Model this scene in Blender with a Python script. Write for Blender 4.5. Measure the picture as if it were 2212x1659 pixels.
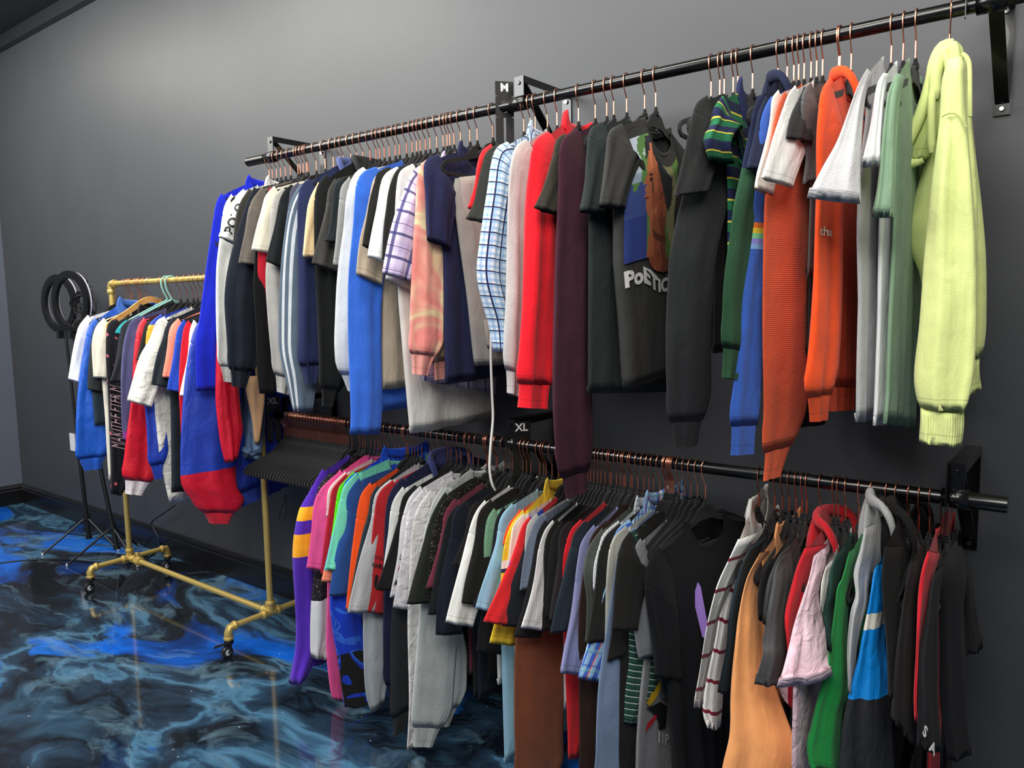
import bpy, math, random
import numpy as np
from mathutils import Vector, Matrix
S = bpy.context.scene
for o in list(bpy.data.objects): bpy.data.objects.remove(o)
rnd = random.Random(7)
# ------------------------------------------------------------------ camera
FPX, CX, CY = 1662.0, 1106.0, 829.5
YAW, PITCH, ROLL = 0.66089583, 0.10380439, 0.01661723
DR, ROD_OFF = 2.0, 0.27
DW = DR + ROD_OFF
CAMH = 1.4586
_F = np.array([-math.sin(YAW)*math.cos(PITCH), math.cos(YAW)*math.cos(PITCH), -math.sin(PITCH)])
_R0 = np.array([math.cos(YAW), math.sin(YAW), 0.0]); _D0 = np.cross(_F, _R0)
_R = _R0*math.cos(ROLL)+_D0*math.sin(ROLL); _D = -_R0*math.sin(ROLL)+_D0*math.cos(ROLL)
CAM = np.array([0.0, -DW, CAMH])
cd = bpy.data.cameras.new('camera'); cam = bpy.data.objects.new('camera', cd); S.collection.objects.link(cam)
cd.sensor_fit = 'HORIZONTAL'; cd.sensor_width = 36.0; cd.lens = FPX/2212*36.0; cd.clip_start = 0.02
M = Matrix(((_R[0], -_D[0], -_F[0], CAM[0]), (_R[1], -_D[1], -_F[1], CAM[1]), (_R[2], -_D[2], -_F[2], CAM[2]), (0, 0, 0, 1)))
cam.matrix_world = M
S.camera = cam
# ------------------------------------------------------------------ light
w = bpy.data.worlds.new('world'); S.world = w; w.use_nodes = True
w.node_tree.nodes['Background'].inputs[0].default_value = (0.86, 0.93, 1.0, 1)
w.node_tree.nodes['Background'].inputs[1].default_value = 0.10
def area(name, loc, target, sx, sy, power, col):
    l = bpy.data.lights.new(name, 'AREA'); l.shape = 'RECTANGLE'; l.size = sx; l.size_y = sy; l.energy = power; l.color = col
    o = bpy.data.objects.new(name, l); S.collection.objects.link(o); o.location = loc
    o.rotation_euler = (Vector(target)-Vector(loc)).to_track_quat('-Z', 'Y').to_euler(); return o
for lx, lp in ((-5.3, 20), (-3.4, 26), (-1.4, 16), (0.5, 10)):
    area('wall_wash_light', (lx, -0.95, 3.2), (lx, -0.1, 1.4), 1.5, 0.2, lp, (1, 0.955, 0.85))
area('ceiling_and_fill_light', (-0.3, -2.7, 3.15), (-0.8, -0.2, 1.2), 2.6, 1.3, 84, (1, 0.97, 0.93))
area('ceiling_and_fill_light', (-3.6, -2.9, 3.15), (-3.2, -0.3, 0.9), 2.4, 1.3, 88, (0.96, 0.98, 1.0))
area('ceiling_and_fill_light', (-5.3, -2.3, 3.1), (-5.3, -0.1, 1.1), 1.8, 0.8, 34, (1, 0.97, 0.92))  # fill added to brighten the left part of the wall, not a known fixture
S.view_settings.view_transform = 'Standard'; S.view_settings.look = 'None'
S.view_settings.exposure = 0.35; S.view_settings.gamma = 1.0; S.view_settings.use_curve_mapping = False

# ------------------------------------------------------------------ helpers
def ray(x, y): return (x-CX)/FPX*_R + (y-CY)/FPX*_D + _F
def on_y(x, y, yy): t = ray(x, y); return CAM + t*((yy+DW)/t[1])
def on_z(x, y, z): t = ray(x, y); return CAM + t*((z-CAMH)/t[2])
def on_x(x, y, xx): t = ray(x, y); return CAM + t*(xx/t[0])
def in_plane(px, org, ang):
    """point px seen on the vertical plane through org with horizontal direction ang -> (u, z)"""
    t = ray(*px); d = (math.sin(ang), -math.cos(ang)); n = (math.cos(ang), math.sin(ang))
    k = ((org[0]-CAM[0])*n[0]+(org[1]-CAM[1])*n[1])/(t[0]*n[0]+t[1]*n[1])
    P = CAM+t*k
    return np.array([(P[0]-org[0])*d[0]+(P[1]-org[1])*d[1], P[2]])
def lin(h):
    h = h.lstrip('#'); c = [int(h[i:i+2], 16)/255 for i in (0, 2, 4)]
    return tuple((x/12.92 if x <= .04045 else ((x+.055)/1.055)**2.4) for x in c)+(1.0,)
def mesh_obj(name, verts, faces, mat, parent=None, uvs=None, smooth=True, mats=None, fmi=None):
    me = bpy.data.meshes.new(name); me.from_pydata([tuple(map(float, v)) for v in verts], [], faces)
    if uvs:
        for ln, arr in uvs.items():
            ul = me.uv_layers.new(name=ln)
            idx = np.empty(len(me.loops), dtype=np.int32); me.loops.foreach_get('vertex_index', idx)
            ul.data.foreach_set('uv', np.asarray(arr, dtype=np.float32)[idx].ravel())
    for m in (mats or [mat]): me.materials.append(m)
    if fmi is not None: me.polygons.foreach_set('material_index', fmi)
    if smooth: me.polygons.foreach_set('use_smooth', [True]*len(me.polygons))
    o = bpy.data.objects.new(name, me); S.collection.objects.link(o)
    if parent: o.parent = parent
    return o
def empty(name, loc, rz=0, label=None, cat=None, group=None):
    o = bpy.data.objects.new(name, None); S.collection.objects.link(o); o.location = tuple(map(float, loc)); o.rotation_euler = (0, 0, rz)
    o.empty_display_size = 0.05
    tag(o, label, cat, group); return o
def tag(o, label=None, cat=None, group=None, kind=None):
    if label: o['label'] = label
    if cat: o['category'] = cat
    if group: o['group'] = group
    if kind: o['kind'] = kind
    return o
class MB:
    def __init__(s): s.v = []; s.f = []
    def add(s, v, f):
        b = len(s.v); s.v += [tuple(map(float, p)) for p in v]; s.f += [tuple(i+b for i in q) for q in f]; return s
    def box(s, lo, hi, rot=None, piv=None):
        x0, y0, z0 = lo; x1, y1, z1 = hi
        v = [Vector(p) for p in ((x0,y0,z0),(x1,y0,z0),(x1,y1,z0),(x0,y1,z0),(x0,y0,z1),(x1,y0,z1),(x1,y1,z1),(x0,y1,z1))]
        if rot is not None:
            pv = Vector(piv) if piv else Vector((0,0,0)); v = [rot@(q-pv)+pv for q in v]
        return s.add(v, [(0,3,2,1),(4,5,6,7),(0,1,5,4),(1,2,6,5),(2,3,7,6),(3,0,4,7)])
    def bar(s, a, b, w_, h_):
        a = Vector(a); b = Vector(b); d = (b-a); q = d.to_track_quat('X', 'Z').to_matrix()
        y = q@Vector((0, w_/2, 0)); z = q@Vector((0, 0, h_/2))
        v = [a-y-z, a+y-z, a+y+z, a-y+z, b-y-z, b+y-z, b+y+z, b-y+z]
        return s.add(v, [(0,1,2,3),(7,6,5,4),(0,4,5,1),(1,5,6,2),(2,6,7,3),(3,7,4,0)])
    def tube(s, pts, r, n=10, closed=False, cap=True):
        pts = [Vector(p) for p in pts]; N = len(pts); rs = r if isinstance(r, (list, tuple)) else [r]*N
        base = len(s.v); up = None
        for i, p in enumerate(pts):
            t = (pts[(i+1) % N]-pts[i-1]) if (closed or 0 < i < N-1) else (pts[1]-pts[0] if i == 0 else pts[-1]-pts[-2])
            t.normalize()
            if up is None:
                up = Vector((0, 0, 1)) if abs(t.z) < .9 else Vector((1, 0, 0))
            x = up.cross(t)
            if x.length < 1e-6: x = Vector((1, 0, 0)).cross(t)
            x.normalize(); y = t.cross(x); up = y
            for k in range(n):
                a = 2*math.pi*k/n; s.v.append(tuple(p+(x*math.cos(a)+y*math.sin(a))*rs[i]))
        for i in range(N if closed else N-1):
            for k in range(n):
                a = base+i*n+k; b = base+i*n+(k+1) % n; c = base+((i+1) % N)*n+(k+1) % n; d = base+((i+1) % N)*n+k
                s.f.append((a, b, c, d))
        if cap and not closed:
            s.f.append(tuple(base+k for k in reversed(range(n)))); s.f.append(tuple(base+(N-1)*n+k for k in range(n)))
        return s
    def lathe(s, c, prof, n=20, axis='Z'):
        base = len(s.v); c = Vector(c)
        for r, h in prof:
            for k in range(n):
                a = 2*math.pi*k/n; p = (r*math.cos(a), r*math.sin(a), h)
                if axis == 'X': p = (h, r*math.cos(a), r*math.sin(a))
                if axis == 'Y': p = (r*math.sin(a), h, r*math.cos(a))
                s.v.append(tuple(c+Vector(p)))
        for i in range(len(prof)-1):
            for k in range(n): s.f.append((base+i*n+k, base+i*n+(k+1) % n, base+(i+1)*n+(k+1) % n, base+(i+1)*n+k))
        s.f.append(tuple(base+k for k in reversed(range(n)))); s.f.append(tuple(base+(len(prof)-1)*n+k for k in range(n)))
        return s
    def build(s, name, mat, parent=None, smooth=False):
        o = mesh_obj(name, s.v, s.f, mat, parent, smooth=False)
        if smooth:
            me = o.data; me.polygons.foreach_set('use_smooth', [True]*len(me.polygons))
            try: me.set_sharp_from_angle(angle=math.radians(40))
            except Exception: pass
        return o
def spline(pts, n):
    """Catmull-Rom resample to n points, uniform in arc length"""
    P = np.array(pts, float)
    if len(P) == 1: return np.repeat(P, n, 0)
    Q = np.vstack([2*P[0]-P[1], P, 2*P[-1]-P[-2]]); out = []
    for i in range(1, len(Q)-2):
        for k in range(12):
            t = k/12; a, b, c, d = Q[i-1], Q[i], Q[i+1], Q[i+2]
            out.append(.5*((2*b)+(c-a)*t+(2*a-5*b+4*c-d)*t*t+(3*b-a-3*c+d)*t**3))
    out.append(P[-1]); out = np.array(out)
    L = np.concatenate([[0], np.cumsum(np.linalg.norm(np.diff(out, axis=0), axis=1))])
    s = np.linspace(0, L[-1], n)
    return np.stack([np.interp(s, L, out[:, k]) for k in range(out.shape[1])], 1)

# ------------------------------------------------------------------ materials
def newmat(name):
    m = bpy.data.materials.new(name); m.use_nodes = True; nt = m.node_tree; b = nt.nodes['Principled BSDF']; return m, nt, b
def simple(name, hexc, rough=.5, metal=0.0, bump=0, bscale=200, coat=0):
    m, nt, b = newmat(name); b.inputs['Base Color'].default_value = lin(hexc); b.inputs['Roughness'].default_value = rough; b.inputs['Metallic'].default_value = metal
    b.inputs['Coat Weight'].default_value = coat
    if bump:
        tc = nt.nodes.new('ShaderNodeTexCoord'); n = nt.nodes.new('ShaderNodeTexNoise'); n.inputs['Scale'].default_value = bscale
        bp = nt.nodes.new('ShaderNodeBump'); bp.inputs['Strength'].default_value = bump; bp.inputs['Distance'].default_value = .002
        nt.links.new(tc.outputs['Object'], n.inputs['Vector']); nt.links.new(n.outputs['Fac'], bp.inputs['Height']); nt.links.new(bp.outputs['Normal'], b.inputs['Normal'])
    return m
class NT:
    def __init__(s, nt): s.nt = nt
    def n(s, typ, **kw):
        x = s.nt.nodes.new(typ)
        for k, v in kw.items():
            if k in x.inputs.keys(): x.inputs[k].default_value = v
            else: setattr(x, k, v)
        return x
    def l(s, a, b): s.nt.links.new(a, b)
    def math(s, op, a, b=None, c=None):
        x = s.nt.nodes.new('ShaderNodeMath'); x.operation = op
        for i, v in enumerate((a, b, c)):
            if v is None: continue
            if isinstance(v, (int, float)): x.inputs[i].default_value = v
            else: s.nt.links.new(v, x.inputs[i])
        return x.outputs[0]
    def mix(s, fac, a, b):
        x = s.nt.nodes.new('ShaderNodeMix'); x.data_type = 'RGBA'
        for i, v in ((0, fac), (6, a), (7, b)):
            if isinstance(v, (int, float)): x.inputs[i].default_value = v
            elif isinstance(v, tuple): x.inputs[i].default_value = v
            else: s.nt.links.new(v, x.inputs[i])
        return x.outputs[2]
    def ramp(s, fac, stops, interp='CONSTANT'):
        x = s.nt.nodes.new('ShaderNodeValToRGB'); cr = x.color_ramp; cr.interpolation = interp
        stops = sorted(stops, key=lambda q: q[0])
        while len(cr.elements) < len(stops): cr.elements.new(.5)
        for e, (p, c) in zip(cr.elements, stops): e.position = min(max(p, 0), 1); e.color = c
        s.nt.links.new(fac, x.inputs[0]); return x.outputs[0]
    def band(s, coord, period, lo, hi):
        f = s.math('FRACT', s.math('DIVIDE', coord, period))
        return s.math('MULTIPLY', s.math('GREATER_THAN', f, lo), s.math('LESS_THAN', f, hi))
_fab = {}
def fabric(hexc, kind='plain', bands=None):
    key = (hexc, kind, str(bands))
    if key in _fab: return _fab[key]
    m, nt, b = newmat('cloth_'+kind); N = NT(nt); col = lin(hexc)
    uv = N.n('ShaderNodeUVMap'); uv.uv_map = 'UV'
    sx = N.n('ShaderNodeSeparateXYZ'); N.l(uv.outputs[0], sx.inputs[0]); U, V = sx.outputs[0], sx.outputs[1]
    def noise(scale, detail=2, vec=None, dist=0.0):
        x = N.n('ShaderNodeTexNoise', Scale=scale, Detail=detail, Distortion=dist); N.l(vec or uv.outputs[0], x.inputs['Vector']); return x.outputs['Fac']
    c = col
    if bands:
        hz = N.n('ShaderNodeUVMap'); hz.uv_map = 'hz'; s2 = N.n('ShaderNodeSeparateXYZ'); N.l(hz.outputs[0], s2.inputs[0])
        fac = N.math('DIVIDE', s2.outputs[1], 3.0)
        c = N.ramp(fac, [(z/3.0, lin(h)) for z, h in bands])
    dark = tuple(x*.45 for x in col[:3])+(1,); lite = tuple(min(1, x*1.3+.03) for x in col[:3])+(1,)
    if kind in ('heather', 'marl'):
        mp = N.n('ShaderNodeMapping'); mp.inputs['Scale'].default_value = (1, .35, 1); N.l(uv.outputs[0], mp.inputs[0])
        n1 = noise(1100 if kind == 'heather' else 800, 3, mp.outputs[0])
        c = N.ramp(n1, [(.34, tuple(x*.62 for x in col[:3])+(1,)), (.5, col), (.64, lite)], 'LINEAR')
    elif kind == 'ombre':
        hz = N.n('ShaderNodeUVMap'); hz.uv_map = 'hz'; s2 = N.n('ShaderNodeSeparateXYZ'); N.l(hz.outputs[0], s2.inputs[0])
        c = N.ramp(N.math('ADD', s2.outputs[1], N.math('MULTIPLY', noise(9), .15)), [(.65, lin('#4a2566')), (.98, lin('#7d2f86')), (1.3, lin('#413f68')), (1.6, lin('#4a4a72'))], 'LINEAR')
    elif kind == 'plaid':
        c = lin('#ddd3ea')
        c = N.mix(N.math('MULTIPLY', N.band(U, .062, .0, .45), .35), c, lin('#a995cf'))
        c = N.mix(N.math('MULTIPLY', N.band(V, .075, .0, .45), .3), c, lin('#a995cf'))
        c = N.mix(N.math('MULTIPLY', N.band(U, .062, .7, .84), .9), c, lin('#3c3a76'))
        c = N.mix(N.math('MULTIPLY', N.band(V, .075, .7, .82), .9), c, lin('#3c3a76'))
        c = N.mix(N.band(V, .075, .2, .225), c, lin('#22204a'))
    elif kind == 'check':
        c = lin('#e6f0f6')
        c = N.mix(N.math('MULTIPLY', N.band(U, .018, .0, .42), .6), c, lin('#7fb0e0'))
        c = N.mix(N.math('MULTIPLY', N.band(V, .018, .0, .42), .6), c, lin('#7fb0e0'))
        c = N.mix(N.band(U, .036, .7, .80), c, lin('#1c2350'))
        c = N.mix(N.band(V, .036, .7, .80), c, lin('#1c2350'))
    elif kind == 'gridcheck':
        c = lin('#eceff0')
        D = N.math('ADD', U, V); D2 = N.math('SUBTRACT', U, V)
        c = N.mix(N.band(D, .014, 0, .14), c, lin('#4a6070')); c = N.mix(N.band(D2, .014, 0, .14), c, lin('#4a6070'))
    elif kind == 'blueplaid':
        c = lin('#9cc4ea')
        D = N.math('ADD', U, N.math('MULTIPLY', V, .18))
        c = N.mix(N.band(D, .03, .0, .5), c, lin('#3b68d0')); c = N.mix(N.band(D, .042, .1, .2), c, lin('#eef3f6'))
        c = N.mix(N.band(D, .06, .5, .56), c, lin('#e0503a')); c = N.mix(N.math('MULTIPLY', N.band(V, .035, .0, .12), .7), c, lin('#3450b0'))
        c = N.mix(N.math('MULTIPLY', N.band(V, .05, .4, .6), .3), c, lin('#8fe0c0'))
    elif kind == 'rugby':
        P = .052
        c = lin('#1f6a44'); c = N.mix(N.band(V, P, .5, 1.0), c, lin('#1b2346')); c = N.mix(N.band(V, P, .44, .52), c, lin('#e8d24a'))
    elif kind == 'redstripe':
        c = lin('#f6f4ee'); c = N.mix(N.band(V, .088, .45, .57), c, lin('#8c1530'))
    elif kind == 'greenstripe':
        c = lin('#1f4a3e'); c = N.mix(N.band(V, .017, .3, .42), c, lin('#d8e2d8')); c = N.mix(N.band(V, .017, .55, .62), c, lin('#0c1c1a'))
    elif kind == 'tiedye':
        c = N.ramp(noise(6.5, 2, dist=1.0), [(.40, lin('#e58a80')), (.47, lin('#e8a390')), (.52, lin('#e6d9a6')), (.6, lin('#d98f82')), (.68, lin('#b98a8a'))], 'LINEAR')
    elif kind == 'camo':
        v = N.n('ShaderNodeTexNoise', Scale=14.0, Detail=1.0); N.l(uv.outputs[0], v.inputs['Vector'])
        hz = N.n('ShaderNodeUVMap'); hz.uv_map = 'hz'; s2 = N.n('ShaderNodeSeparateXYZ'); N.l(hz.outputs[0], s2.inputs[0])
        c = N.ramp(v.outputs['Fac'], [(0, lin('#1b45c8')), (.5, lin('#e02028'))])
        c = N.mix(N.math('LESS_THAN', s2.outputs[1], .70), c, lin('#dd1c22'))
    elif kind == 'bluewave':
        hz = N.n('ShaderNodeUVMap'); hz.uv_map = 'hz'; s2 = N.n('ShaderNodeSeparateXYZ'); N.l(hz.outputs[0], s2.inputs[0])
        nn = noise(9, 1, dist=1.2)
        c = N.ramp(nn, [(0, lin('#0a3fd0')), (.5, lin('#2f6ee6')), (.54, lin('#0a3fd0')), (.6, lin('#3d7fe8')), (.64, lin('#0a3fd0'))])
        blk = N.math('MULTIPLY', N.math('LESS_THAN', s2.outputs[1], .22), N.math('GREATER_THAN', N.math('ABSOLUTE', N.math('SUBTRACT', nn, .5)), .035))
        c = N.mix(blk, c, lin('#08090d'))
    elif kind == 'beads':
        v = N.n('ShaderNodeTexVoronoi', Scale=150.0); N.l(uv.outputs[0], v.inputs['Vector'])
        c = N.mix(N.math('LESS_THAN', v.outputs['Distance'], .16), c, lin('#e6dccb'))
    elif kind == 'floral':
        v = N.n('ShaderNodeTexVoronoi', Scale=22.0); N.l(uv.outputs[0], v.inputs['Vector'])
        c = N.mix(N.math('LESS_THAN', v.outputs['Distance'], .17), col, lin('#c05a6a'))
    elif kind == 'trackstripe':
        c = N.mix(N.band(U, 1.0, .082, .092), col, lin('#dfe6ea')); c = N.mix(N.band(U, 1.0, .104, .112), c, lin('#dfe6ea'))
    elif kind == 'denim':
        mp = N.n('ShaderNodeMapping'); mp.inputs['Scale'].default_value = (1, .25, 1); N.l(uv.outputs[0], mp.inputs[0])
        c = N.ramp(noise(22, 5, mp.outputs[0]), [(.38, lin('#16283e')), (.5, lin('#2f4d6e')), (.66, lin('#6f8ca6'))], 'LINEAR')
    elif kind == 'twill':
        c = N.mix(N.band(N.math('ADD', U, V), .004, 0, .5), col, lite)
    # slight wear / dye variation and the stitched hem line two centimetres above the edge
    if not isinstance(c, tuple) or kind == 'plain' or True:
        vr = N.n('ShaderNodeMapRange'); vr.inputs[1].default_value = .3; vr.inputs[2].default_value = .7; vr.inputs[3].default_value = .88; vr.inputs[4].default_value = 1.08
        N.l(noise(14, 4), vr.inputs[0])
        st = N.math('MULTIPLY', N.math('GREATER_THAN', V, .0205), N.math('LESS_THAN', V, .0225))
        k = N.math('MULTIPLY', vr.outputs[0], N.math('SUBTRACT', 1.0, N.math('MULTIPLY', st, .35)))
        hsv = N.n('ShaderNodeHueSaturation'); N.l(k, hsv.inputs['Value'])
        if isinstance(c, tuple): hsv.inputs['Color'].default_value = c
        else: N.l(c, hsv.inputs['Color'])
        c = hsv.outputs[0]
    N.l(c, b.inputs['Base Color'])
    satin = kind in ('satin',)
    b.inputs['Roughness'].default_value = .45 if satin else .9
    b.inputs['Specular IOR Level'].default_value = .5 if satin else .25
    b.inputs['Sheen Weight'].default_value = 0.0 if satin else (.12 if max(col[:3]) > .12 else .03)
    b.inputs['Sheen Roughness'].default_value = .6
    # bump: weave + soft wrinkles
    if kind == 'knit':
        a = N.math('SINE', N.math('MULTIPLY', N.math('ADD', V, N.math('MULTIPLY', N.math('ABSOLUTE', N.math('SINE', N.math('MULTIPLY', U, 700.0))), .0016)), 1400.0)); wv = N.math('MULTIPLY', a, .5); wd = .0018
    elif kind == 'rib':
        wv = N.math('SINE', N.math('MULTIPLY', U, 1300.0)); wd = .0012
    elif kind == 'waffle':
        wv = N.math('MULTIPLY', N.math('SINE', N.math('MULTIPLY', U, 1300.0)), N.math('SINE', N.math('MULTIPLY', V, 1300.0))); wd = .001
    elif kind == 'fleece':
        wv = noise(420, 3); wd = .0016
    else:
        wv = noise(700, 2); wd = .0008
    b1 = N.n('ShaderNodeBump', Strength=.5, Distance=wd); N.l(wv, b1.inputs['Height'])
    wr = noise(26 if kind != 'wrinkle' else 34, 4, dist=.6); 
    mp2 = N.n('ShaderNodeMapping'); mp2.inputs['Scale'].default_value = (1, .3 if kind != 'wrinkle' else .8, 1); N.l(uv.outputs[0], mp2.inputs[0])
    w2 = noise(30, 3, mp2.outputs[0], .8)
    b2 = N.n('ShaderNodeBump', Strength=.55 if kind not in ('wrinkle', 'satin') else 1.0, Distance=.008 if kind != 'wrinkle' else .012); N.l(w2, b2.inputs['Height']); N.l(b1.outputs[0], b2.inputs['Normal'])
    N.l(b2.outputs[0], b.inputs['Normal'])
    _fab[key] = m; return m
MET_BLK = simple('black_steel', '#090808', .24, .0, coat=.25)
VELVET = simple('black_velvet', '#050506', .95, 0, .4, 900)
VELVET.node_tree.nodes['Principled BSDF'].inputs['Sheen Weight'].default_value = .12
COPPER = simple('rose_gold_wire', '#d8937a', .3, 1.0)
CHROME = simple('chrome', '#d8dadc', .18, 1.0)
GOLD = simple('gold_pipe_paint', '#cdb266', .38, .5, .25, 300)
PLBLK = simple('black_plastic', '#101112', .38)
RUBBER = simple('grey_rubber', '#c6c9cc', .5)
WOOD = None
def wood():
    m, nt, b = newmat('beech_wood'); N = NT(nt); tc = N.n('ShaderNodeTexCoord'); mp = N.n('ShaderNodeMapping'); mp.inputs['Scale'].default_value = (8, 8, 60)
    N.l(tc.outputs['Object'], mp.inputs[0]); n = N.n('ShaderNodeTexNoise', Scale=3.0, Detail=4.0); N.l(mp.outputs[0], n.inputs['Vector'])
    N.l(N.ramp(n.outputs['Fac'], [(.35, lin('#c98d4a')), (.65, lin('#e0ab68'))], 'LINEAR'), b.inputs['Base Color']); b.inputs['Roughness'].default_value = .4; return m
WOOD = wood(); MINT = simple('mint_plastic', '#8cc4b4', .35); CORD = simple('black_cable', '#08080a', .45); WHITEPL = simple('white_plastic', '#d6d7d8', .4)
WHITE_INK = simple('white_ink', '#e6e6e2', .7); BLACK_INK = simple('black_ink', '#0a0a0c', .7); RED_INK = simple('red_ink', '#c01a28', .7)
SKIN_INK = None

# ------------------------------------------------------------------ the room
def wall_mat(name, hexc):
    m, nt, b = newmat(name); N = NT(nt); tc = N.n('ShaderNodeTexCoord')
    n = N.n('ShaderNodeTexNoise', Scale=3.0, Detail=5.0); N.l(tc.outputs['Object'], n.inputs['Vector'])
    c = lin(hexc); d = tuple(x*.9 for x in c[:3])+(1,)
    N.l(N.ramp(n.outputs['Fac'], [(.3, d), (.7, c)], 'LINEAR'), b.inputs['Base Color'])
    n2 = N.n('ShaderNodeTexNoise', Scale=240.0, Detail=2.0); N.l(tc.outputs['Object'], n2.inputs['Vector'])
    bp = N.n('ShaderNodeBump', Strength=.18, Distance=.002); N.l(n2.outputs['Fac'], bp.inputs['Height']); N.l(bp.outputs[0], b.inputs['Normal'])
    b.inputs['Roughness'].default_value = .5; return m
WALL = wall_mat('charcoal_wall_paint', '#3b3d41'); TRIM = simple('black_gloss_trim', '#0e0e10', .28, 0, .1, 60)
XL, XR, YB, ZC = -6.55, 1.6, -5.2, 3.28
def floor_mat():
    m, nt, b = newmat('marbled_epoxy_floor'); N = NT(nt); tc = N.n('ShaderNodeTexCoord')
    mp = N.n('ShaderNodeMapping'); mp.inputs['Rotation'].default_value = (0, 0, math.radians(25)); mp.inputs['Scale'].default_value = (1.0, 1.9, 1); mp.inputs['Location'].default_value = (3.1, .4, 0)
    N.l(tc.outputs['Object'], mp.inputs[0])
    def warp(vec, scale, amt, seed):
        n = N.n('ShaderNodeTexNoise', Scale=scale, Detail=3.0); n.noise_dimensions = '4D'; n.inputs['W'].default_value = seed; N.l(vec, n.inputs['Vector'])
        s = N.n('ShaderNodeVectorMath'); s.operation = 'SUBTRACT'; N.l(n.outputs['Color'], s.inputs[0]); s.inputs[1].default_value = (.5, .5, .5)
        k = N.n('ShaderNodeVectorMath'); k.operation = 'SCALE'; N.l(s.outputs[0], k.inputs[0]); k.inputs['Scale'].default_value = amt
        a = N.n('ShaderNodeVectorMath'); a.operation = 'ADD'; N.l(vec, a.inputs[0]); N.l(k.outputs[0], a.inputs[1]); return a.outputs[0]
    v = warp(mp.outputs[0], .8, 1.9, 3.0); v = warp(v, 2.0, .55, 9.0); v2 = warp(v, 6.0, .10, 4.0)
    n1 = N.n('ShaderNodeTexNoise', Scale=.85, Detail=7.0, Roughness=.55); N.l(v2, n1.inputs['Vector'])
    c = N.ramp(n1.outputs['Fac'], [(.34, lin('#08080b')), (.43, lin('#141a22')), (.48, lin('#22384c')), (.515, lin('#47708c')), (.54, lin('#25394c')), (.59, lin('#0e1219')), (.66, lin('#2c475c')), (.72, lin('#0f1218'))], 'LINEAR')
    n2 = N.n('ShaderNodeTexNoise', Scale=.95, Detail=5.0, Roughness=.5); n2.noise_dimensions = '4D'; n2.inputs['W'].default_value = 7.3; N.l(v, n2.inputs['Vector'])
    blue = N.ramp(n2.outputs['Fac'], [(.52, (0, 0, 0, 1)), (.565, (1, 1, 1, 1))], 'LINEAR')
    c = N.mix(blue, c, N.ramp(n1.outputs['Fac'], [(.38, lin('#0a2c66')), (.5, lin('#0a5cc4')), (.62, lin('#2472d0'))], 'LINEAR'))
    n3 = N.n('ShaderNodeTexNoise', Scale=3.0, Detail=8.0, Roughness=.6); N.l(v, n3.inputs['Vector'])
    veil = N.ramp(n3.outputs['Fac'], [(.55, (0, 0, 0, 1)), (.70, (.5, .5, .5, 1))], 'LINEAR')
    c = N.mix(veil, c, lin('#7296aa'))
    sp = N.n('ShaderNodeTexVoronoi', Scale=14.0); N.l(tc.outputs['Object'], sp.inputs['Vector'])
    c = N.mix(N.math('LESS_THAN', sp.outputs['Distance'], .035), c, lin('#cfd3d4'))
    N.l(c, b.inputs['Base Color']); b.inputs['Roughness'].default_value = .09; b.inputs['Specular IOR Level'].default_value = .5
    b.inputs['Coat Weight'].default_value = .4; b.inputs['Coat Roughness'].default_value = .04
    return m
def slab(name, lo, hi, mat): o = MB().box(lo, hi).build(name, mat); o['kind'] = 'structure'; return o
slab('floor', (XL-.1, YB, -.08), (XR, .1, 0), floor_mat())
slab('wall_back', (XL-.1, 0, 0), (XR, .12, ZC+.3), WALL)
slab('wall_left', (XL-.12, YB, 0), (XL, 0, ZC+.3), wall_mat('slate_wall_paint', '#585d68'))
def base_prof(name, a, b, inward):
    """skirting board: profile extruded from a to b"""
    a = Vector(a); b = Vector(b); iv = Vector(inward); pr = [(0, 0), (.016, 0), (.016, .105), (.012, .112), (.012, .122), (.016, .126), (.008, .145), (0, .15)]
    v = []
    for p in (a, b):
        for d, h in pr: v.append(p+iv*d+Vector((0, 0, h)))
    n = len(pr); f = [(i, (i+1) % n, n+(i+1) % n, n+i) for i in range(n)]+[tuple(reversed(range(n))), tuple(range(n, 2*n))]
    o = mesh_obj(name, v, f, TRIM, smooth=False); o['kind'] = 'structure'
base_prof('baseboard_back', (XL, 0, 0), (XR, 0, 0), (0, -1, 0))
base_prof('baseboard_left', (XL, YB, 0), (XL, 0, 0), (1, 0, 0))
CEIL = simple('dark_ceiling_paint', '#22252b', .5)
slab('ceiling', (XL-.1, -1.05, ZC+.08), (XR, 0, ZC+.6), CEIL)
slab('trim_1', (XL, -.045, ZC), (XR, 0, ZC+.08), simple('dark_crown_paint', '#26282c', .35))
_ci = slab('ceiling', (XL-.1, YB, ZC+.45), (XR, -1.05, ZC+.6), CEIL)

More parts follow.
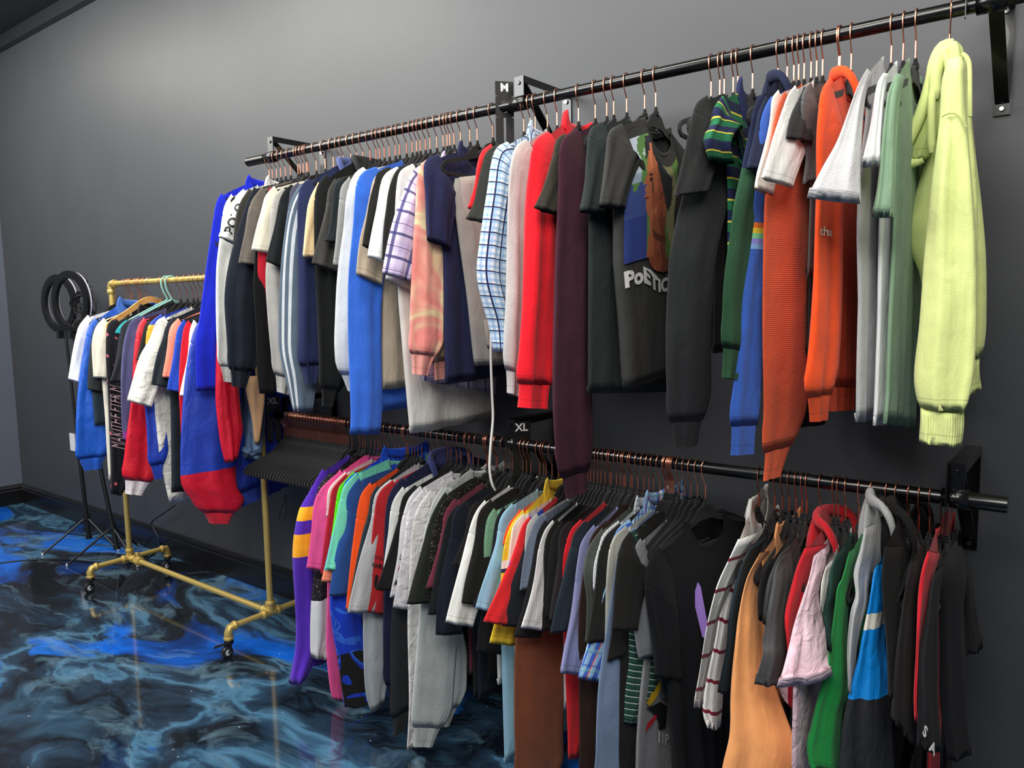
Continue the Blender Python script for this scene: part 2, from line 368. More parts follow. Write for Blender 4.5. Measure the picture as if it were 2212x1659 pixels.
# ------------------------------------------------------------------ rods and brackets
ZU, ZL_ = 2.086, .994; RODX = {'U': (-2.972, .75), 'L': (-2.85, -.164)}; ZR = {'U': ZU, 'L': ZL_}
def rod(row, label):
    x0, x1 = RODX[row]; z = ZR[row]; r = .0165
    root = empty('hanging_rod', (x0, -ROD_OFF, z), 0, label, 'clothes rail')
    m = MB(); m.tube([(0, 0, 0), (x1-x0, 0, 0)], r, 28); m.build('pipe', MET_BLK, root, True)
    for e in (0, x1-x0):
        s_ = 1 if e == 0 else -1
        MB().tube([(e-.004*s_, 0, 0), (e+.12*s_, 0, 0)], r+.0025, 28).build('end_sleeve', MET_BLK, root, True)
rod('U', 'long glossy black steel hanging rod, the upper of the two wall rails')
rod('L', 'glossy black steel hanging rod with open right end, the lower of two wall rails')
def bracket(row, x, label):
    """triangular steel bracket: wall plate, top arm, front drop, diagonal brace, saddle round the rod"""
    z = ZR[row]; D = ROD_OFF; root = empty('wall_bracket', (x, 0, z), 0, label, 'bracket', 'triangular steel rod brackets')
    w2 = .018; top = .082
    MB().box((-w2, -.006, -.19), (w2, -.0005, top)).build('wall_plate', MET_BLK, root)
    m = MB(); m.box((-w2, -D, top-.005), (w2, -.006, top)); m.box((w2-.003, -D, top-.022), (w2, -.006, top-.005)); m.build('top_arm', MET_BLK, root)
    MB().box((-w2, -D-.004, .0165), (w2, -D+.001, top)).build('front_plate', MET_BLK, root)
    MB().bar((0, -D+.006, top-.01), (0, -.009, -.16), 2*w2-.006, .005).build('brace', MET_BLK, root)
    m = MB(); pts = [(0, -D+.0205*math.cos(a), .0205*math.sin(a)) for a in np.linspace(math.radians(-20), math.radians(200), 14)]
    v = []; 
    for dx in (-.028, .028):
        for rr in (.0195, .0225):
            for a in np.linspace(0, 2*math.pi, 24, endpoint=False): v.append((dx, -D+rr*math.cos(a), rr*math.sin(a)))
    f = []
    for k in range(24):
        k2 = (k+1) % 24; f += [(k, k2, 48+k2, 48+k), (24+k2, 24+k, 72+k, 72+k2), (k2, k, 24+k, 24+k2), (48+k, 48+k2, 72+k2, 72+k)]
    mesh_obj('rod_clamp', v, f, MET_BLK, root)
    MB().lathe((0, -.012, top-.028), [(.0065, 0), (.0075, .003), (.0075, .006)], 12, 'Y').build('screw', CHROME, root)
    MB().lathe((0, -.012, -.175), [(.005, 0), (.006, .003), (.006, .006)], 12, 'Y').build('screw', CHROME, root)
    MB().lathe((0, -D-.008, top-.02), [(.006, 0), (.007, .004), (.007, .005)], 8, 'Y').build('bolt', MET_BLK, root)
bracket('U', -2.81, 'black steel bracket at the left end of the upper rod')
bracket('U', -1.505, 'black steel bracket behind the M size divider on the upper rod')
bracket('U', -.235, 'black steel bracket at the top right, beside the lime hoodie')
bracket('L', -2.80, 'black steel bracket at left end of the lower rod beside brass post')
bracket('L', -1.56, 'black steel bracket behind the middle XL divider on the lower rod')
bracket('L', -.262, 'black steel bracket near the open right end of the lower rod')

def text_mesh(s, size, bold=.0, extr=.0):
    cu = bpy.data.curves.new('t', 'FONT'); cu.body = s; cu.size = size; cu.extrude = extr; cu.offset = bold; cu.align_x = 'CENTER'; cu.align_y = 'CENTER'; cu.resolution_u = 3
    o = bpy.data.objects.new('t', cu); S.collection.objects.link(o); bpy.context.view_layer.update()
    dg = bpy.context.evaluated_depsgraph_get(); me = bpy.data.meshes.new_from_object(o.evaluated_get(dg))
    v = [tuple(q.co) for q in me.vertices]; f = [tuple(p.vertices) for p in me.polygons]
    bpy.data.objects.remove(o); bpy.data.curves.remove(cu); bpy.data.meshes.remove(me); return v, f
def divider(row, x, yaw, txt, label):
    z = ZR[row]; root = empty('size_divider', (x, -ROD_OFF, z), yaw, label, 'divider', 'size dividers on the rods')
    w2, t = .030, .0012
    # plate with a round hole for the rod and slots, lies in local y-z
    v = []; f = []
    ring = [(.0185*math.cos(a), .0185*math.sin(a)) for a in np.linspace(0, 2*math.pi, 24, endpoint=False)]
    def outer(a):
        c, s_ = math.cos(a), math.sin(a); k = min(w2/abs(c) if abs(c) > 1e-6 else 9, .034/abs(s_) if abs(s_) > 1e-6 else 9); return (k*c, k*s_)
    outr = [outer(a) for a in np.linspace(0, 2*math.pi, 24, endpoint=False)]
    for sx in (-t, t):
        for q in ring: v.append((sx, q[0], q[1]))
        for q in outr: v.append((sx, q[0], q[1]))
    for k in range(24):
        k2 = (k+1) % 24
        f += [(k, k2, 24+k2, 24+k), (48+k2, 48+k, 72+k, 72+k2), (k2, k, 48+k, 48+k2), (24+k, 24+k2, 72+k2, 72+k)]
    m = MB(); m.add(v, f); m.box((-t, -w2, .034), (t, w2, .078)); m.box((-t, -w2, -.034-.085), (t, -.004, -.034)); m.box((-t, .004, -.034-.085), (t, w2, -.034))
    m.build('plate', PLBLK, root)
    tv, tf = text_mesh(txt, .036, .0008)
    mesh_obj('lettering', [(t+.0006, p[0], p[1]+.058) for p in tv], tf, WHITE_INK, root, smooth=False)
def rod_x(row, px):
    (x0, y0), (x1, y1) = {'U': ((552, 347), (1880, 59)), 'L': ((605, 895), (2172, 1092)), 'G': ((243, 617), (440, 601))}[row]
    return on_y(px, y0+(y1-y0)*(px-x0)/(x1-x0), -ROD_OFF if row != 'G' else -.35)[0]
divider('U', rod_x('U', 1090)-.0, math.radians(-38), 'M', 'black plastic size divider marked M on the upper rod')
divider('U', rod_x('U', 2086), math.radians(8), 'L', 'black plastic size divider seen edge on, right of lime hoodie')
divider('L', rod_x('L', 1127), math.radians(-38), 'XL', 'black plastic XL size divider in middle of the lower rod')
divider('L', rod_x('L', 590)-.0, math.radians(-30), 'XL', 'black plastic XL size divider at left end of the lower rod')
divider('L', rod_x('L', 2043), math.radians(8), 'L', 'black plastic size divider edge on near right end of lower rod')

# ------------------------------------------------------------------ hangers
def hanger_meshes():
    R = {}
    hk = [(.0, -.0195*math.cos(a), .0195*math.sin(a)) for a in np.linspace(math.radians(-35), math.radians(190), 16)]
    hk = [(0, .0200*math.cos(a), .0200*math.sin(a)) for a in np.linspace(math.radians(-30), math.radians(180), 18)]
    hk += [(0, -.0195, -.012), (0, -.015, -.026), (0, -.006, -.040), (0, -.001, -.05)]
    m = MB().tube(hk, .0016, 8); m.tube([(0, 0, -.049), (0, 0, -.092)], .0023, 8); R['hook'] = m
    m = MB(); m.lathe((0, 0, 0), [(.0028, -.088), (.005, -.093), (.005, -.1), (.008, -.101), (.0085, -.112)], 10); R['neck'] = m
    # body: flat bar swept along the outline (local y = across, front end at -y)
    up = [(0, -.107), (.017, -.108), (.034, -.116), (.048, -.132), (.065, -.143), (.10, -.154), (.145, -.167), (.188, -.180), (.207, -.187), (.219, -.199), (.221, -.211), (.212, -.222), (.195, -.226), (.1, -.226), (0, -.226)]
    wd = [.040, .038, .032, .022, .017, .015, .014, .013, .012, .011, .010, .010, .009, .008, .008]
    wd = (wd+[.008]*9)[:len(up)]
    P = spline([(u, z, w_) for (u, z), w_ in zip(up, wd)], 44)
    m = MB()
    for sgn in (-1, 1):
        n = len(P); v = []
        for i, (u, z, w_) in enumerate(P):
            a = P[max(i-1, 0)]; b = P[min(i+1, n-1)]; t = np.array([b[0]-a[0], b[1]-a[1]]); t /= np.linalg.norm(t); nn = np.array([-t[1], t[0]])
            c = np.array([u, z])
            o_ = c; i_ = c-nn*w_
            if i < 14: o_, i_ = c, c+np.array([0, -1])*w_
            else: o_, i_ = c+nn*0, c-nn*w_
            for q in (o_, i_):
                for x in (-.0032, .0032): v.append((x, sgn*q[0], q[1]))
        f = []
        for i in range(n-1):
            a = i*4; b = a+4
            f += [(a, a+1, b+1, b), (a+3, a+2, b+2, b+3), (a+1, a+3, b+3, b+1), (a+2, a, b, b+2)]
        m.add(v, f)
    R['body'] = m
    return R
_HM = hanger_meshes()
proto = {}
def _mk(nm, mat, smooth=True):
    o = _HM[nm].build('hanger_'+nm, mat, None, smooth); me = o.data; bpy.data.objects.remove(o); return me
H_HOOK, H_NECK, H_BODY = _mk('hook', COPPER), _mk('neck', VELVET), _mk('body', VELVET)
NH = 0
def hanger(row, x, yaw, label, group):
    global NH; NH += 1
    y = -ROD_OFF if row != 'G' else -.35
    r = empty('velvet_hanger', (x, y, {'U': ZU, 'L': ZL_, 'G': 1.597}[row]), yaw, label, 'hanger', group)
    for nm, me in (('hook', H_HOOK), ('neck', H_NECK), ('hanger_body', H_BODY)):
        c = bpy.data.objects.new(nm, me); S.collection.objects.link(c); c.parent = r
    return r
def panel(name, rows, pos, nvec, th, mat, parent, smoothn=26, ring=24, closed_top=True, wave=0.0, zoff=0.0, pos2=None, L=None, Rr=None):
    """rows: [(left px, right px)], pos(px)->world point; half thickness th along nvec"""
    pos2 = pos2 or pos
    Lp = spline([pos(l) for l in (L or [q[0] for q in rows])], smoothn); Rp = spline([pos2(r) for r in (Rr or [q[1] for q in rows])], smoothn); nv = np.array(nvec, float)
    org = np.array(parent.location); v = []; uv = []; hz = []
    Ls = np.concatenate([[0], np.cumsum(np.linalg.norm(np.diff((Lp+Rp)/2, axis=0), axis=1))]); T = Ls[-1]
    ph = (Lp[0][0]*97) % 6.3
    for i in range(smoothn):
        c = (Lp[i]+Rp[i])/2; h = (Lp[i]-Rp[i])/2; k = 1.0; tt = i/(smoothn-1)
        if closed_top and i == 0: k = .15
        hl = np.linalg.norm(h)
        for j in range(ring):
            a = 2*math.pi*j/ring; wv = 1+wave*math.sin(3*a+i*.35)+wave*.6*math.sin(5*a-i*.22)
            ca = math.cos(a); fo = min(1, tt*3)*(.22*math.sin(5.2*ca+ph+2.2*tt)+.13*math.sin(10.5*ca-ph+3*tt))*th; p = c+h*ca+nv*(th*k*math.sin(a)*wv+fo)
            v.append(p-org); uv.append((math.cos(a)*hl, T-Ls[i])); hz.append((0, p[2]))
    f = [(i*ring+k, i*ring+(k+1) % ring, (i+1)*ring+(k+1) % ring, (i+1)*ring+k) for i in range(smoothn-1) for k in range(ring)]
    b0 = len(v)-ring
    c = (Lp[-1]+Rp[-1])/2
    for j in range(ring):
        q = np.array(v[b0+j])+org; v.append(c+(q-c)*.9+np.array([0, 0, .02])-org); uv.append((0, .03)); hz.append((0, q[2]))
    f += [(b0+k, b0+(k+1) % ring, b0+ring+(k+1) % ring, b0+ring+k) for k in range(ring)]
    return mesh_obj(name, v, f, mat, parent, {'UV': uv, 'hz': hz})
def at_y(y): return lambda px: on_y(px[0], px[1], px[2] if len(px) > 2 else y)
VIEWN = (.25, -.97, 0)
# ------------------------------------------------------------------ garments
SHIRTS = []
def g(row, name, hexc, kind, style, E, B, **kw): SHIRTS.append(dict(row=row, name=name, hex=hexc, kind=kind, style=style, E=E, B=B, **kw))
def solve_yaw(org, tip, hw=.212):
    t = ray(*tip); a = t[:2]; b = CAM[:2]-np.array(org[:2]); A = a@a; Bq = 2*a@b; Cq = b@b-hw*hw; D = Bq*Bq-4*A*Cq
    k = (-Bq-math.sqrt(max(D, 0)))/(2*A); P = CAM[:2]+a*k; v = P-np.array(org[:2]); return math.atan2(v[0], -v[1]), CAM[2]+t[2]*k
def row_y(row): return -ROD_OFF if row != 'G' else -.35
ROWZ = {'U': ZU, 'L': ZL_, 'G': 1.597}
def fold_fn(seed, amp):
    r = random.Random(seed); ps = [(r.uniform(2.2, 9), r.uniform(0, 6.3), r.uniform(.4, 1)) for _ in range(4)]
    def f(a, rr): return amp*rr**1.3*sum(w_*math.sin(k*a*2+p+rr*1.3*math.sin(p)) for k, p, w_ in ps)/2.2
    return f
def make_garment(G, org, yaw, idx, spacing):
    row = G['row']; sty = G['style']; seed = idx*13+5; R = random.Random(seed)
    d = np.array([math.sin(yaw), -math.cos(yaw), 0]); n = np.array([math.cos(yaw), math.sin(yaw), 0])
    org = np.array(org, float)
    root = empty(G.get('obj', 'shirt'), org, 0, G['label'], G.get('cat', 'shirt'), G.get('group'))
    def W(u, z, nn=0.0): return d*u+n*nn+np.array([0, 0, z-org[2]])   # local to root
    E = [in_plane(p, org, yaw) for p in G['E']]
    tip = np.array(E[1]); u0, z0 = E[0]; tip[0] = min(max(tip[0], .15), .24)
    th = min(.024, max(.006, spacing*.42)) if 'th' not in G else G['th']
    zb = [(in_plane((x, y), org, yaw)[1], h) for x, y, h in G['bands'][1:]] if 'bands' in G else None
    bands = None
    if zb:
        zb.sort(); bands = [(0.0, G['bands'][0])]+zb
    mat = fabric(G['hex'], G['kind'], bands)
    rib = fabric(G.get('cuffhex', G['hex']), 'rib')
    # ---------- near sleeve, in its own vertical plane through the shoulder tip
    tp = org+d*tip[0]; tp[2] = 0
    beta = yaw
    for k in range(16):
        b_ = G.get('beta0', yaw)-math.radians(5*k)
        dirs = [in_plane(p, (tp[0], tp[1]), b_) for p in G['E'][1:]]
        beta = b_
        if max(q[0] for q in dirs) < G.get('ext', .23): break
    d2 = np.array([math.sin(beta), -math.cos(beta), 0]); n2 = np.array([math.cos(beta), math.sin(beta), 0])
    phi = math.radians(G.get('phi', 12))
    outer = spline([in_plane(p, (tp[0], tp[1]), beta) for p in G['E'][1:]], 30)
    outer[:, 0] = np.clip(outer[:, 0], -.12, .3); outer[:, 1] = np.maximum(outer[:, 1], .02)
    A = outer[-1]
    # cuff width measured on a plane turned by phi about the cuff's outer corner
    pA = tp+d2*A[0]; bq = in_plane(G['B'], (pA[0], pA[1]), beta-phi); cw = min(max(abs(bq[0]), .05), G.get('wmax', .26)); dz = float(np.clip(bq[1]-A[1], -.09, .09))
    if sty == 'S': cw = max(cw, .10)
    L = np.linalg.norm(np.diff(outer, axis=0), axis=1).sum()
    armw = .19 if L > .25 else .17
    def ring_frame(t):
        i = t*29; i0 = min(int(i), 28); P = outer[i0]*(1-(i-i0))+outer[i0+1]*(i-i0)
        k = (1-t)**(1.6 if sty == 'S' else 3.2)
        wid = cw+(armw-cw)*k
        if sty != 'S': wid = max(wid, cw+ (G.get('mid', .125)-cw)*min(1, (1-t)*6)) if cw < G.get('mid', .125) else wid
        kk = max(0, 1-t*(2.2 if sty == 'S' else 4.5))
        a0 = np.array([-.5, -.86])*kk + np.array([-1, float(np.clip(dz/max(cw, .05), -.4, .4))])*(1-kk)
        a0 /= np.linalg.norm(a0)
        return P, a0, wid
    rs = [R.uniform(0, 6.3) for _ in range(3)]; bth = G.get('sth', min(.032, max(.0065, spacing*.5)))
    fa_ = min(.010, bth*.45)
    def sleeve_pt(t, th_, off=0.0, pinch=1.0):
        P, a0, wid = ring_frame(t); c = P+a0*wid/2
        ca, sa = math.cos(th_), math.sin(th_)
        wob = 1+.05*math.sin(3*th_+rs[0]+5*t)*min(1, t*3)+.03*math.sin(5*th_+rs[1]-3*t)
        rr = (wid/2)*wob*pinch+off; bb = bth*(.75+.25*min(1, t*3))*wob*pinch+off
        if sty != 'S': bb *= 1+.18*math.sin(t*9+rs[2])
        e = (a0[0]*d2*math.cos(phi)+a0[0]*(-n2)*math.sin(phi)*1.0)
        base = d2*P[0]
        v = base+np.array([0, 0, P[1]])+(d2*a0[0]*math.cos(phi)-n2*a0[0]*math.sin(phi)+np.array([0, 0, a0[1]]))*(wid/2-rr*ca)
        nn = n2*math.cos(phi)+d2*math.sin(phi)
        fo = min(1, t*2.5)*(fa_*(.6*math.sin(5.0*ca+rs[0]+2.5*t)+.4*math.sin(9.5*ca+rs[1]-2*t)))
        v = v+nn*(bb*sa+fo)
        return v+tp-org*np.array([1, 1, 0])-np.array([0, 0, org[2]])
    cuffL = .065; hascuff = sty == 'C'
    tc = 1-cuffL/max(L, .2) if hascuff else 1.0
    NT_, NR = (34 if L > .3 else 22), 28
    ts = list(np.linspace(0, tc, NT_)); seam = G.get('seam', .30 if sty == 'S' else .13); seam = seam if L > .12 else .2
    def tube_grid(ts, pin, ends):
        v = []; uv = []; hz = []
        for t in ts:
            for k in range(NR):
                a = 2*math.pi*k/NR; p = sleeve_pt(t, a, 0, pin(t)); v.append(p); uv.append((abs(((k/NR)*2) % 2-1)*.13+.0, max(0, (ends-t)*L))); hz.append((0, p[2]+org[2]))
        f = [(i*NR+k, i*NR+(k+1) % NR, (i+1)*NR+(k+1) % NR, (i+1)*NR+k) for i in range(len(ts)-1) for k in range(NR)]
        return v, f, {'UV': uv, 'hz': hz}
    ts2 = sorted(set(ts+[seam-.006, seam, seam+.006]))
    def pin(t):
        p = 1.0
        if abs(t-seam) < .004: p *= .965
        if hascuff and t > tc-.09: p *= 1+.06*math.sin((t-(tc-.09))/.09*math.pi)
        if hascuff and t > tc-.012: p *= .95
        return p
    if 'RE' in G:
        y0_, y1_ = G.get('yl', (.225, .30)); yd = G.get('yd', .07); LE = G['E'][1:]; RE = G['RE']; tn = G.get('pth', .018)
        LE = [(p[0], p[1], row_y(row)-(y0_+(y1_-y0_)*k/(len(LE)-1))) for k, p in enumerate(LE)]
        RE = [(p[0], p[1], row_y(row)-(y0_+(y1_-y0_)*k/(len(RE)-1))+yd) for k, p in enumerate(RE)]; yo = yi = 0
        panel('sleeve', None, at_y(yo), VIEWN, tn, mat, root, 40 if len(LE) > 6 else 28, 32, pos2=at_y(yi), L=LE, Rr=RE, wave=.05)
        for nm, L2, R2, yy_, mt in G.get('XP', []):
            panel(nm, None, at_y(row_y(row)-yy_), VIEWN, .02, mt if not isinstance(mt, str) else fabric(mt, G['kind']), root, 24, 28, pos2=at_y(row_y(row)-yy_+.05), L=L2, Rr=R2, wave=.08) if mt else panel(nm, None, at_y(row_y(row)-yy_), VIEWN, .02, mat, root, 24, 28, pos2=at_y(row_y(row)-yy_+.05), L=L2, Rr=R2, wave=.08)
        LPs = spline([at_y(yo)(p) for p in LE], 40); RPs = spline([at_y(yi)(p) for p in RE], 40)
        def sleeve_pt(t, th_, off=0.0, pinch=1.0):
            i = min(39, max(0, t*39)); i0 = min(int(i), 38); fL = LPs[i0]*(1-i+i0)+LPs[i0+1]*(i-i0); fR = RPs[i0]*(1-i+i0)+RPs[i0+1]*(i-i0)
            k = (1-math.cos(th_))/2; return fL*(1-k)+fR*k+np.array(VIEWN)*(tn*1.35*math.sin(th_)+.004+off)-org
    else:
        v, f, uv = tube_grid(ts2, pin, tc)
        # turned-in hem
        b0 = len(v)-NR
        for k in range(NR):
            a = 2*math.pi*k/NR; p = sleeve_pt(max(tc-.02/max(L, .1), 0), a, -.003, pin(tc)); v.append(p); uv['UV'].append((k/NR*.2, .03)); uv['hz'].append((0, p[2]+org[2]))
        f += [(b0+k, b0+(k+1) % NR, b0+NR+(k+1) % NR, b0+NR+k) for k in range(NR)]
        near = mesh_obj('sleeve', v, f, mat, root, uv)
        if hascuff:
            tl = list(np.linspace(tc, 1, 7))
            v, f, uv = tube_grid(tl, lambda t: .86-.03*math.sin((t-tc)/(1-tc+1e-6)*math.pi), 1.0)
            mesh_obj('cuff', v, f, rib, root, uv)
    # ---------- body
    zn = max(z0, tip[1]+.012); zn = min(zn, tip[1]+.09)
    arm_z = tip[1]-.2
    defhem = org[2]-.10-G.get('len', .66 if sty == 'S' else .64)
    Npts = sorted([in_plane(p, org, yaw) for p in G.get('N', [])], key=lambda q: -q[1])
    hemz = min([q[1] for q in Npts]) if Npts else defhem
    if 'hem' in G: hemz = in_plane(G['hem'], org, yaw)[1]
    hemz = max(hemz, .03)
    un = G.get('un', .165 if 'RE' not in G else .06); wn = tip[0]-.01
    def near_u(z):
        if z > arm_z: k = min(1, max(0, (tip[1]-z)/.2)); return wn*(1-k)+(min(wn, un) if not Npts else Npts[0][0])*k
        if Npts:
            zs = [q[1] for q in Npts][::-1]; us = [q[0] for q in Npts][::-1]; return float(np.interp(z, zs, us))
        return min(un, wn)
    fu = max(-.205, -wn)
    def far_u(z): k = min(1, max(0, (tip[1]-z)/.25)); return fu*(1-k)+(G.get('fu', -.175))*k
    NC, NRW = 26, 26
    fold = fold_fn(seed, G.get('fa', min(.018, th*.7)))
    bmat = fabric(G['bodyhex'], G['kind']) if 'bodyhex' in G else mat
    hem_far = in_plane(G['Hm'], org, yaw)[1] if 'Hm' in G else hemz
    nw = .082 if not G.get('hood') else .075
    def top_z(a, front):
        u = a*(wn if a > 0 else -fu); au = abs(u)
        tw = wn if a > 0 else -fu
        if au > nw:
            k = (au-nw)/max(tw-nw, .02); return zn+(tip[1]-.008-zn)*(k**1.15)
        dip = (.085 if G.get('vneck') is None else .14) if front else .02
        s_ = math.sqrt(max(0, 1-(au/nw)**2)) if G.get('vneck') is None or not front else 1-(au/nw)
        return zn-dip*s_
    bodyhem = .06 if sty == 'C' and not G.get('nohem') else 0
    def body_pt(a, rr, side, off=0.0):
        zt = top_z(a, side > 0); zb_ = hemz+(hem_far-hemz)*(1-a)/2+bodyhem
        z = zt+(zb_-zt)*rr
        nu, fu_ = near_u(z), far_u(z); u = (nu+fu_)/2+a*(nu-fu_)/2
        if rr < .3:
            k = rr/.3; uu = a*(wn if a > 0 else -fu); u = uu*(1-k)+u*k
        prof = (1-abs(a)**3.0)**.5 if abs(a) < 1 else 0
        ramp = min(1, .55*min(1, max(0, (nw+.015-abs(u))/.03))+rr*5)
        t_ = th*prof*ramp
        return W(u, z, side*(t_+off)+fold(a, rr))
    v = []; uv = []; hz = []; ring = [(a, 1) for a in np.linspace(-1, 1, NC)]+[(a, -1) for a in np.linspace(1, -1, NC)[1:-1]]
    rows = np.linspace(0, 1, NRW)**1.15; NRg = len(ring)
    for rr in rows:
        for a, s_ in ring:
            p = body_pt(a, rr, s_); v.append(p); z = p[2]+org[2]; uv.append((a*.24+s_*.003, z-hemz if not bodyhem else z-hemz-bodyhem+.03)); hz.append((0, z))
    f = [(i*NRg+k, i*NRg+(k+1) % NRg, (i+1)*NRg+(k+1) % NRg, (i+1)*NRg+k) for i in range(NRW-1) for k in range(NRg)]
    b0 = len(v)-NRg
    for a, s_ in ring:
        p = body_pt(a, 1, s_, -.004)+np.array([0, 0, .02]); v.append(p); uv.append((a*.24, .03)); hz.append((0, p[2]+org[2]))
    f += [(b0+k, b0+(k+1) % NRg, b0+NRg+(k+1) % NRg, b0+NRg+k) for k in range(NRg)]
    mesh_obj('body', v, f, bmat, root, {'UV': uv, 'hz': hz})
    if bodyhem:
        v = []; uv = []; hz = []
        for j in range(5):
            for a, s_ in ring:
                p = body_pt(a*.96, 1, s_, -.003)-np.array([0, 0, bodyhem*j/4]); v.append(p); uv.append((a*.24, j*.015)); hz.append((0, p[2]+org[2]))
        f = [(i*NRg+k, i*NRg+(k+1) % NRg, (i+1)*NRg+(k+1) % NRg, (i+1)*NRg+k) for i in range(4) for k in range(NRg)]
        mesh_obj('waistband', v, f, fabric(G.get('bodyhex', G['hex']), 'rib'), root, {'UV': uv, 'hz': hz})
    # ---------- far sleeve (towards the wall)
    fl = G.get('fl', .19 if sty == 'S' else min(.5, L)); v = []; uv = []; hz = []; n_t = 14
    fw = .11 if sty == 'S' else .085
    for i in range(n_t):
        t = i/(n_t-1); uo = max(fu-.012-(.018 if sty == 'S' else .0)*t, -.232); zc = tip[1]-.012-t*fl
        wd = .15*(1-t)**2+fw*(1-(1-t)**2)
        for k in range(16):
            a = 2*math.pi*k/16; u = uo+wd/2-wd/2*math.cos(a); z = zc-(.12*(1-t)**2)*(1-math.cos(a))/2; nn = min(th, .02)*math.sin(a)+.006
            p = W(u, z, nn); v.append(p); uv.append((k/16*.2, (1-t)*fl)); hz.append((0, z))
    f = [(i*16+k, i*16+(k+1) % 16, (i+1)*16+(k+1) % 16, (i+1)*16+k) for i in range(n_t-1) for k in range(16)]
    mesh_obj('sleeve', v, f, mat, root, {'UV': uv, 'hz': hz})
    # ---------- neck finish
    col = G.get('collar', 'crew'); chex = G.get('collarhex', G['hex']); cm = fabric(chex, 'rib') if col in ('crew', 'v') else fabric(chex, G['kind'] if G['kind'] in ('check', 'plaid', 'gridcheck', 'blueplaid', 'floral') else 'plain')
    ang = np.linspace(0, 2*math.pi, 40, endpoint=False); path = []
    for a in ang:
        s_ = math.sin(a); aa = math.cos(a); u = aa*nw; front = s_ >= 0
        aq = u/(wn if u > 0 else -fu)
        p = body_pt(aq, 0.0, 1 if front else -1); path.append(np.array(p))
    path = np.array(path)
    if col in ('crew', 'v', 'polo', 'shirt'):
        v = []; uv = []
        if col in ('crew', 'v'): prof = [(-.001, -.016), (.003, -.008), (.0035, 0), (.001, .005), (-.002, 0), (-.002, -.012)]
        else: prof = [(.000, -.004), (.002, .014), (.004, .028), (.009, .034), (.016, .026), (.024, .006), (.030, -.022), (.0285, -.024), (.020, .002), (.012, .022)]
        c0 = path.mean(0); m_ = len(prof)
        for i, p in enumerate(path):
            r_ = p-c0; r_[2] = 0; r_ = r_/max(np.linalg.norm(r_), 1e-5)
            for q, h in prof: v.append(p+r_*q+np.array([0, 0, h])); uv.append((i*.012, h+.05))
        N_ = len(path); cut = (9, 10) if col in ('polo', 'shirt') else ()
        f = [(i*m_+k, i*m_+(k+1) % m_, ((i+1) % N_)*m_+(k+1) % m_, ((i+1) % N_)*m_+k) for i in range(N_) if i not in cut for k in range(m_)]
        mesh_obj('neckband' if col in ('crew', 'v') else 'collar', v, f, cm, root, {'UV': uv, 'hz': [(0, q[2]+org[2]) for q in v]})
    if G.get('hood'):
        hm = fabric(G.get('hoodhex', G['hex']), 'fleece'); zc = zn
        hp = [(.075, .035, -.085), (.088, .03, -.03), (.088, .012, .005), (.06, -.022, .016), (0, -.035, .02), (-.06, -.022, .016), (-.088, .012, .005), (-.088, .03, -.03), (-.075, .035, -.085)]
        P = spline([W(u, zc+z, nn) for u, nn, z in hp], 40); v = []; f = []; uv = []
        for i, p in enumerate(P):
            t = P[min(i+1, 39)]-P[max(i-1, 0)]; t /= np.linalg.norm(t); x = np.cross(t, n); x /= max(np.linalg.norm(x), 1e-5); y = np.cross(t, x)
            k = math.sin(math.pi*(i+1)/41)**.5
            for j in range(12):
                a = 2*math.pi*j/12; v.append(p+(x*math.cos(a)*.016+y*math.sin(a)*.011)*k); uv.append((i*.01, j*.01))
        f = [(i*12+j, i*12+(j+1) % 12, (i+1)*12+(j+1) % 12, (i+1)*12+j) for i in range(39) for j in range(12)]
        # hanging hood bag behind the neck
        b = len(v)
        for i in range(12):
            t = i/11; wv = .085*math.sin(math.pi*(.12+.8*t))**.6
            for j in range(20):
                a = 2*math.pi*j/20; v.append(W(wv*math.cos(a)*1.05, zc+.03-.21*t, -.018-.012+(.016 if math.sin(a) > 0 else .026)*math.sin(a)*math.sin(math.pi*(.1+.85*t)))); uv.append((j*.02, t*.2))
        f += [(b+i*20+j, b+i*20+(j+1) % 20, b+(i+1)*20+(j+1) % 20, b+(i+1)*20+j) for i in range(11) for j in range(20)]
        mesh_obj('hood', v, f, hm, root, {'UV': uv, 'hz': [(0, 0)]*len(v)})
    G['_root'] = root; G['_sleeve'] = sleeve_pt; G['_body'] = body_pt; G['_L'] = L; G['_W'] = W; G['_cw'] = cw; G['_n'] = n; G['_d'] = d
    G['_dbg'] = (round(math.degrees(yaw), 1), round(math.degrees(beta-yaw)), round(cw, 3), round(L, 3), round(float(tip[1]-org[2]), 3), round(hemz, 2), round(float(outer[:, 0].max()), 3), round(float(A[1]), 2))
    return root
def sleeve_text(G, txt, size, t0, th0, mat, bold=0., name='lettering', rot=0.0):
    v, f = text_mesh(txt, size, bold); S_ = G['_sleeve']; L = G['_L']; out = []
    cr, sr = math.cos(rot), math.sin(rot)
    for x, y, z in v:
        x, y = x*cr-y*sr, x*sr+y*cr
        out.append(S_(t0-y/L, th0+x/(G['_cw']*.5), .0035))
    return mesh_obj(name, out, f, mat, G['_root'], smooth=False)
def body_map(G, pts, a0, r0, scale_a=1/.19, scale_r=1/.6, off=.003):
    return [G['_body'](a0+x*scale_a, r0-y*scale_r, 1, off) for x, y in pts]
def subdiv_grid(w_, h_, nx, ny):
    v = [((i/nx-.5)*w_, (j/ny-.5)*h_) for j in range(ny+1) for i in range(nx+1)]
    f = [(j*(nx+1)+i, j*(nx+1)+i+1, (j+1)*(nx+1)+i+1, (j+1)*(nx+1)+i) for j in range(ny) for i in range(nx)]
    return v, f
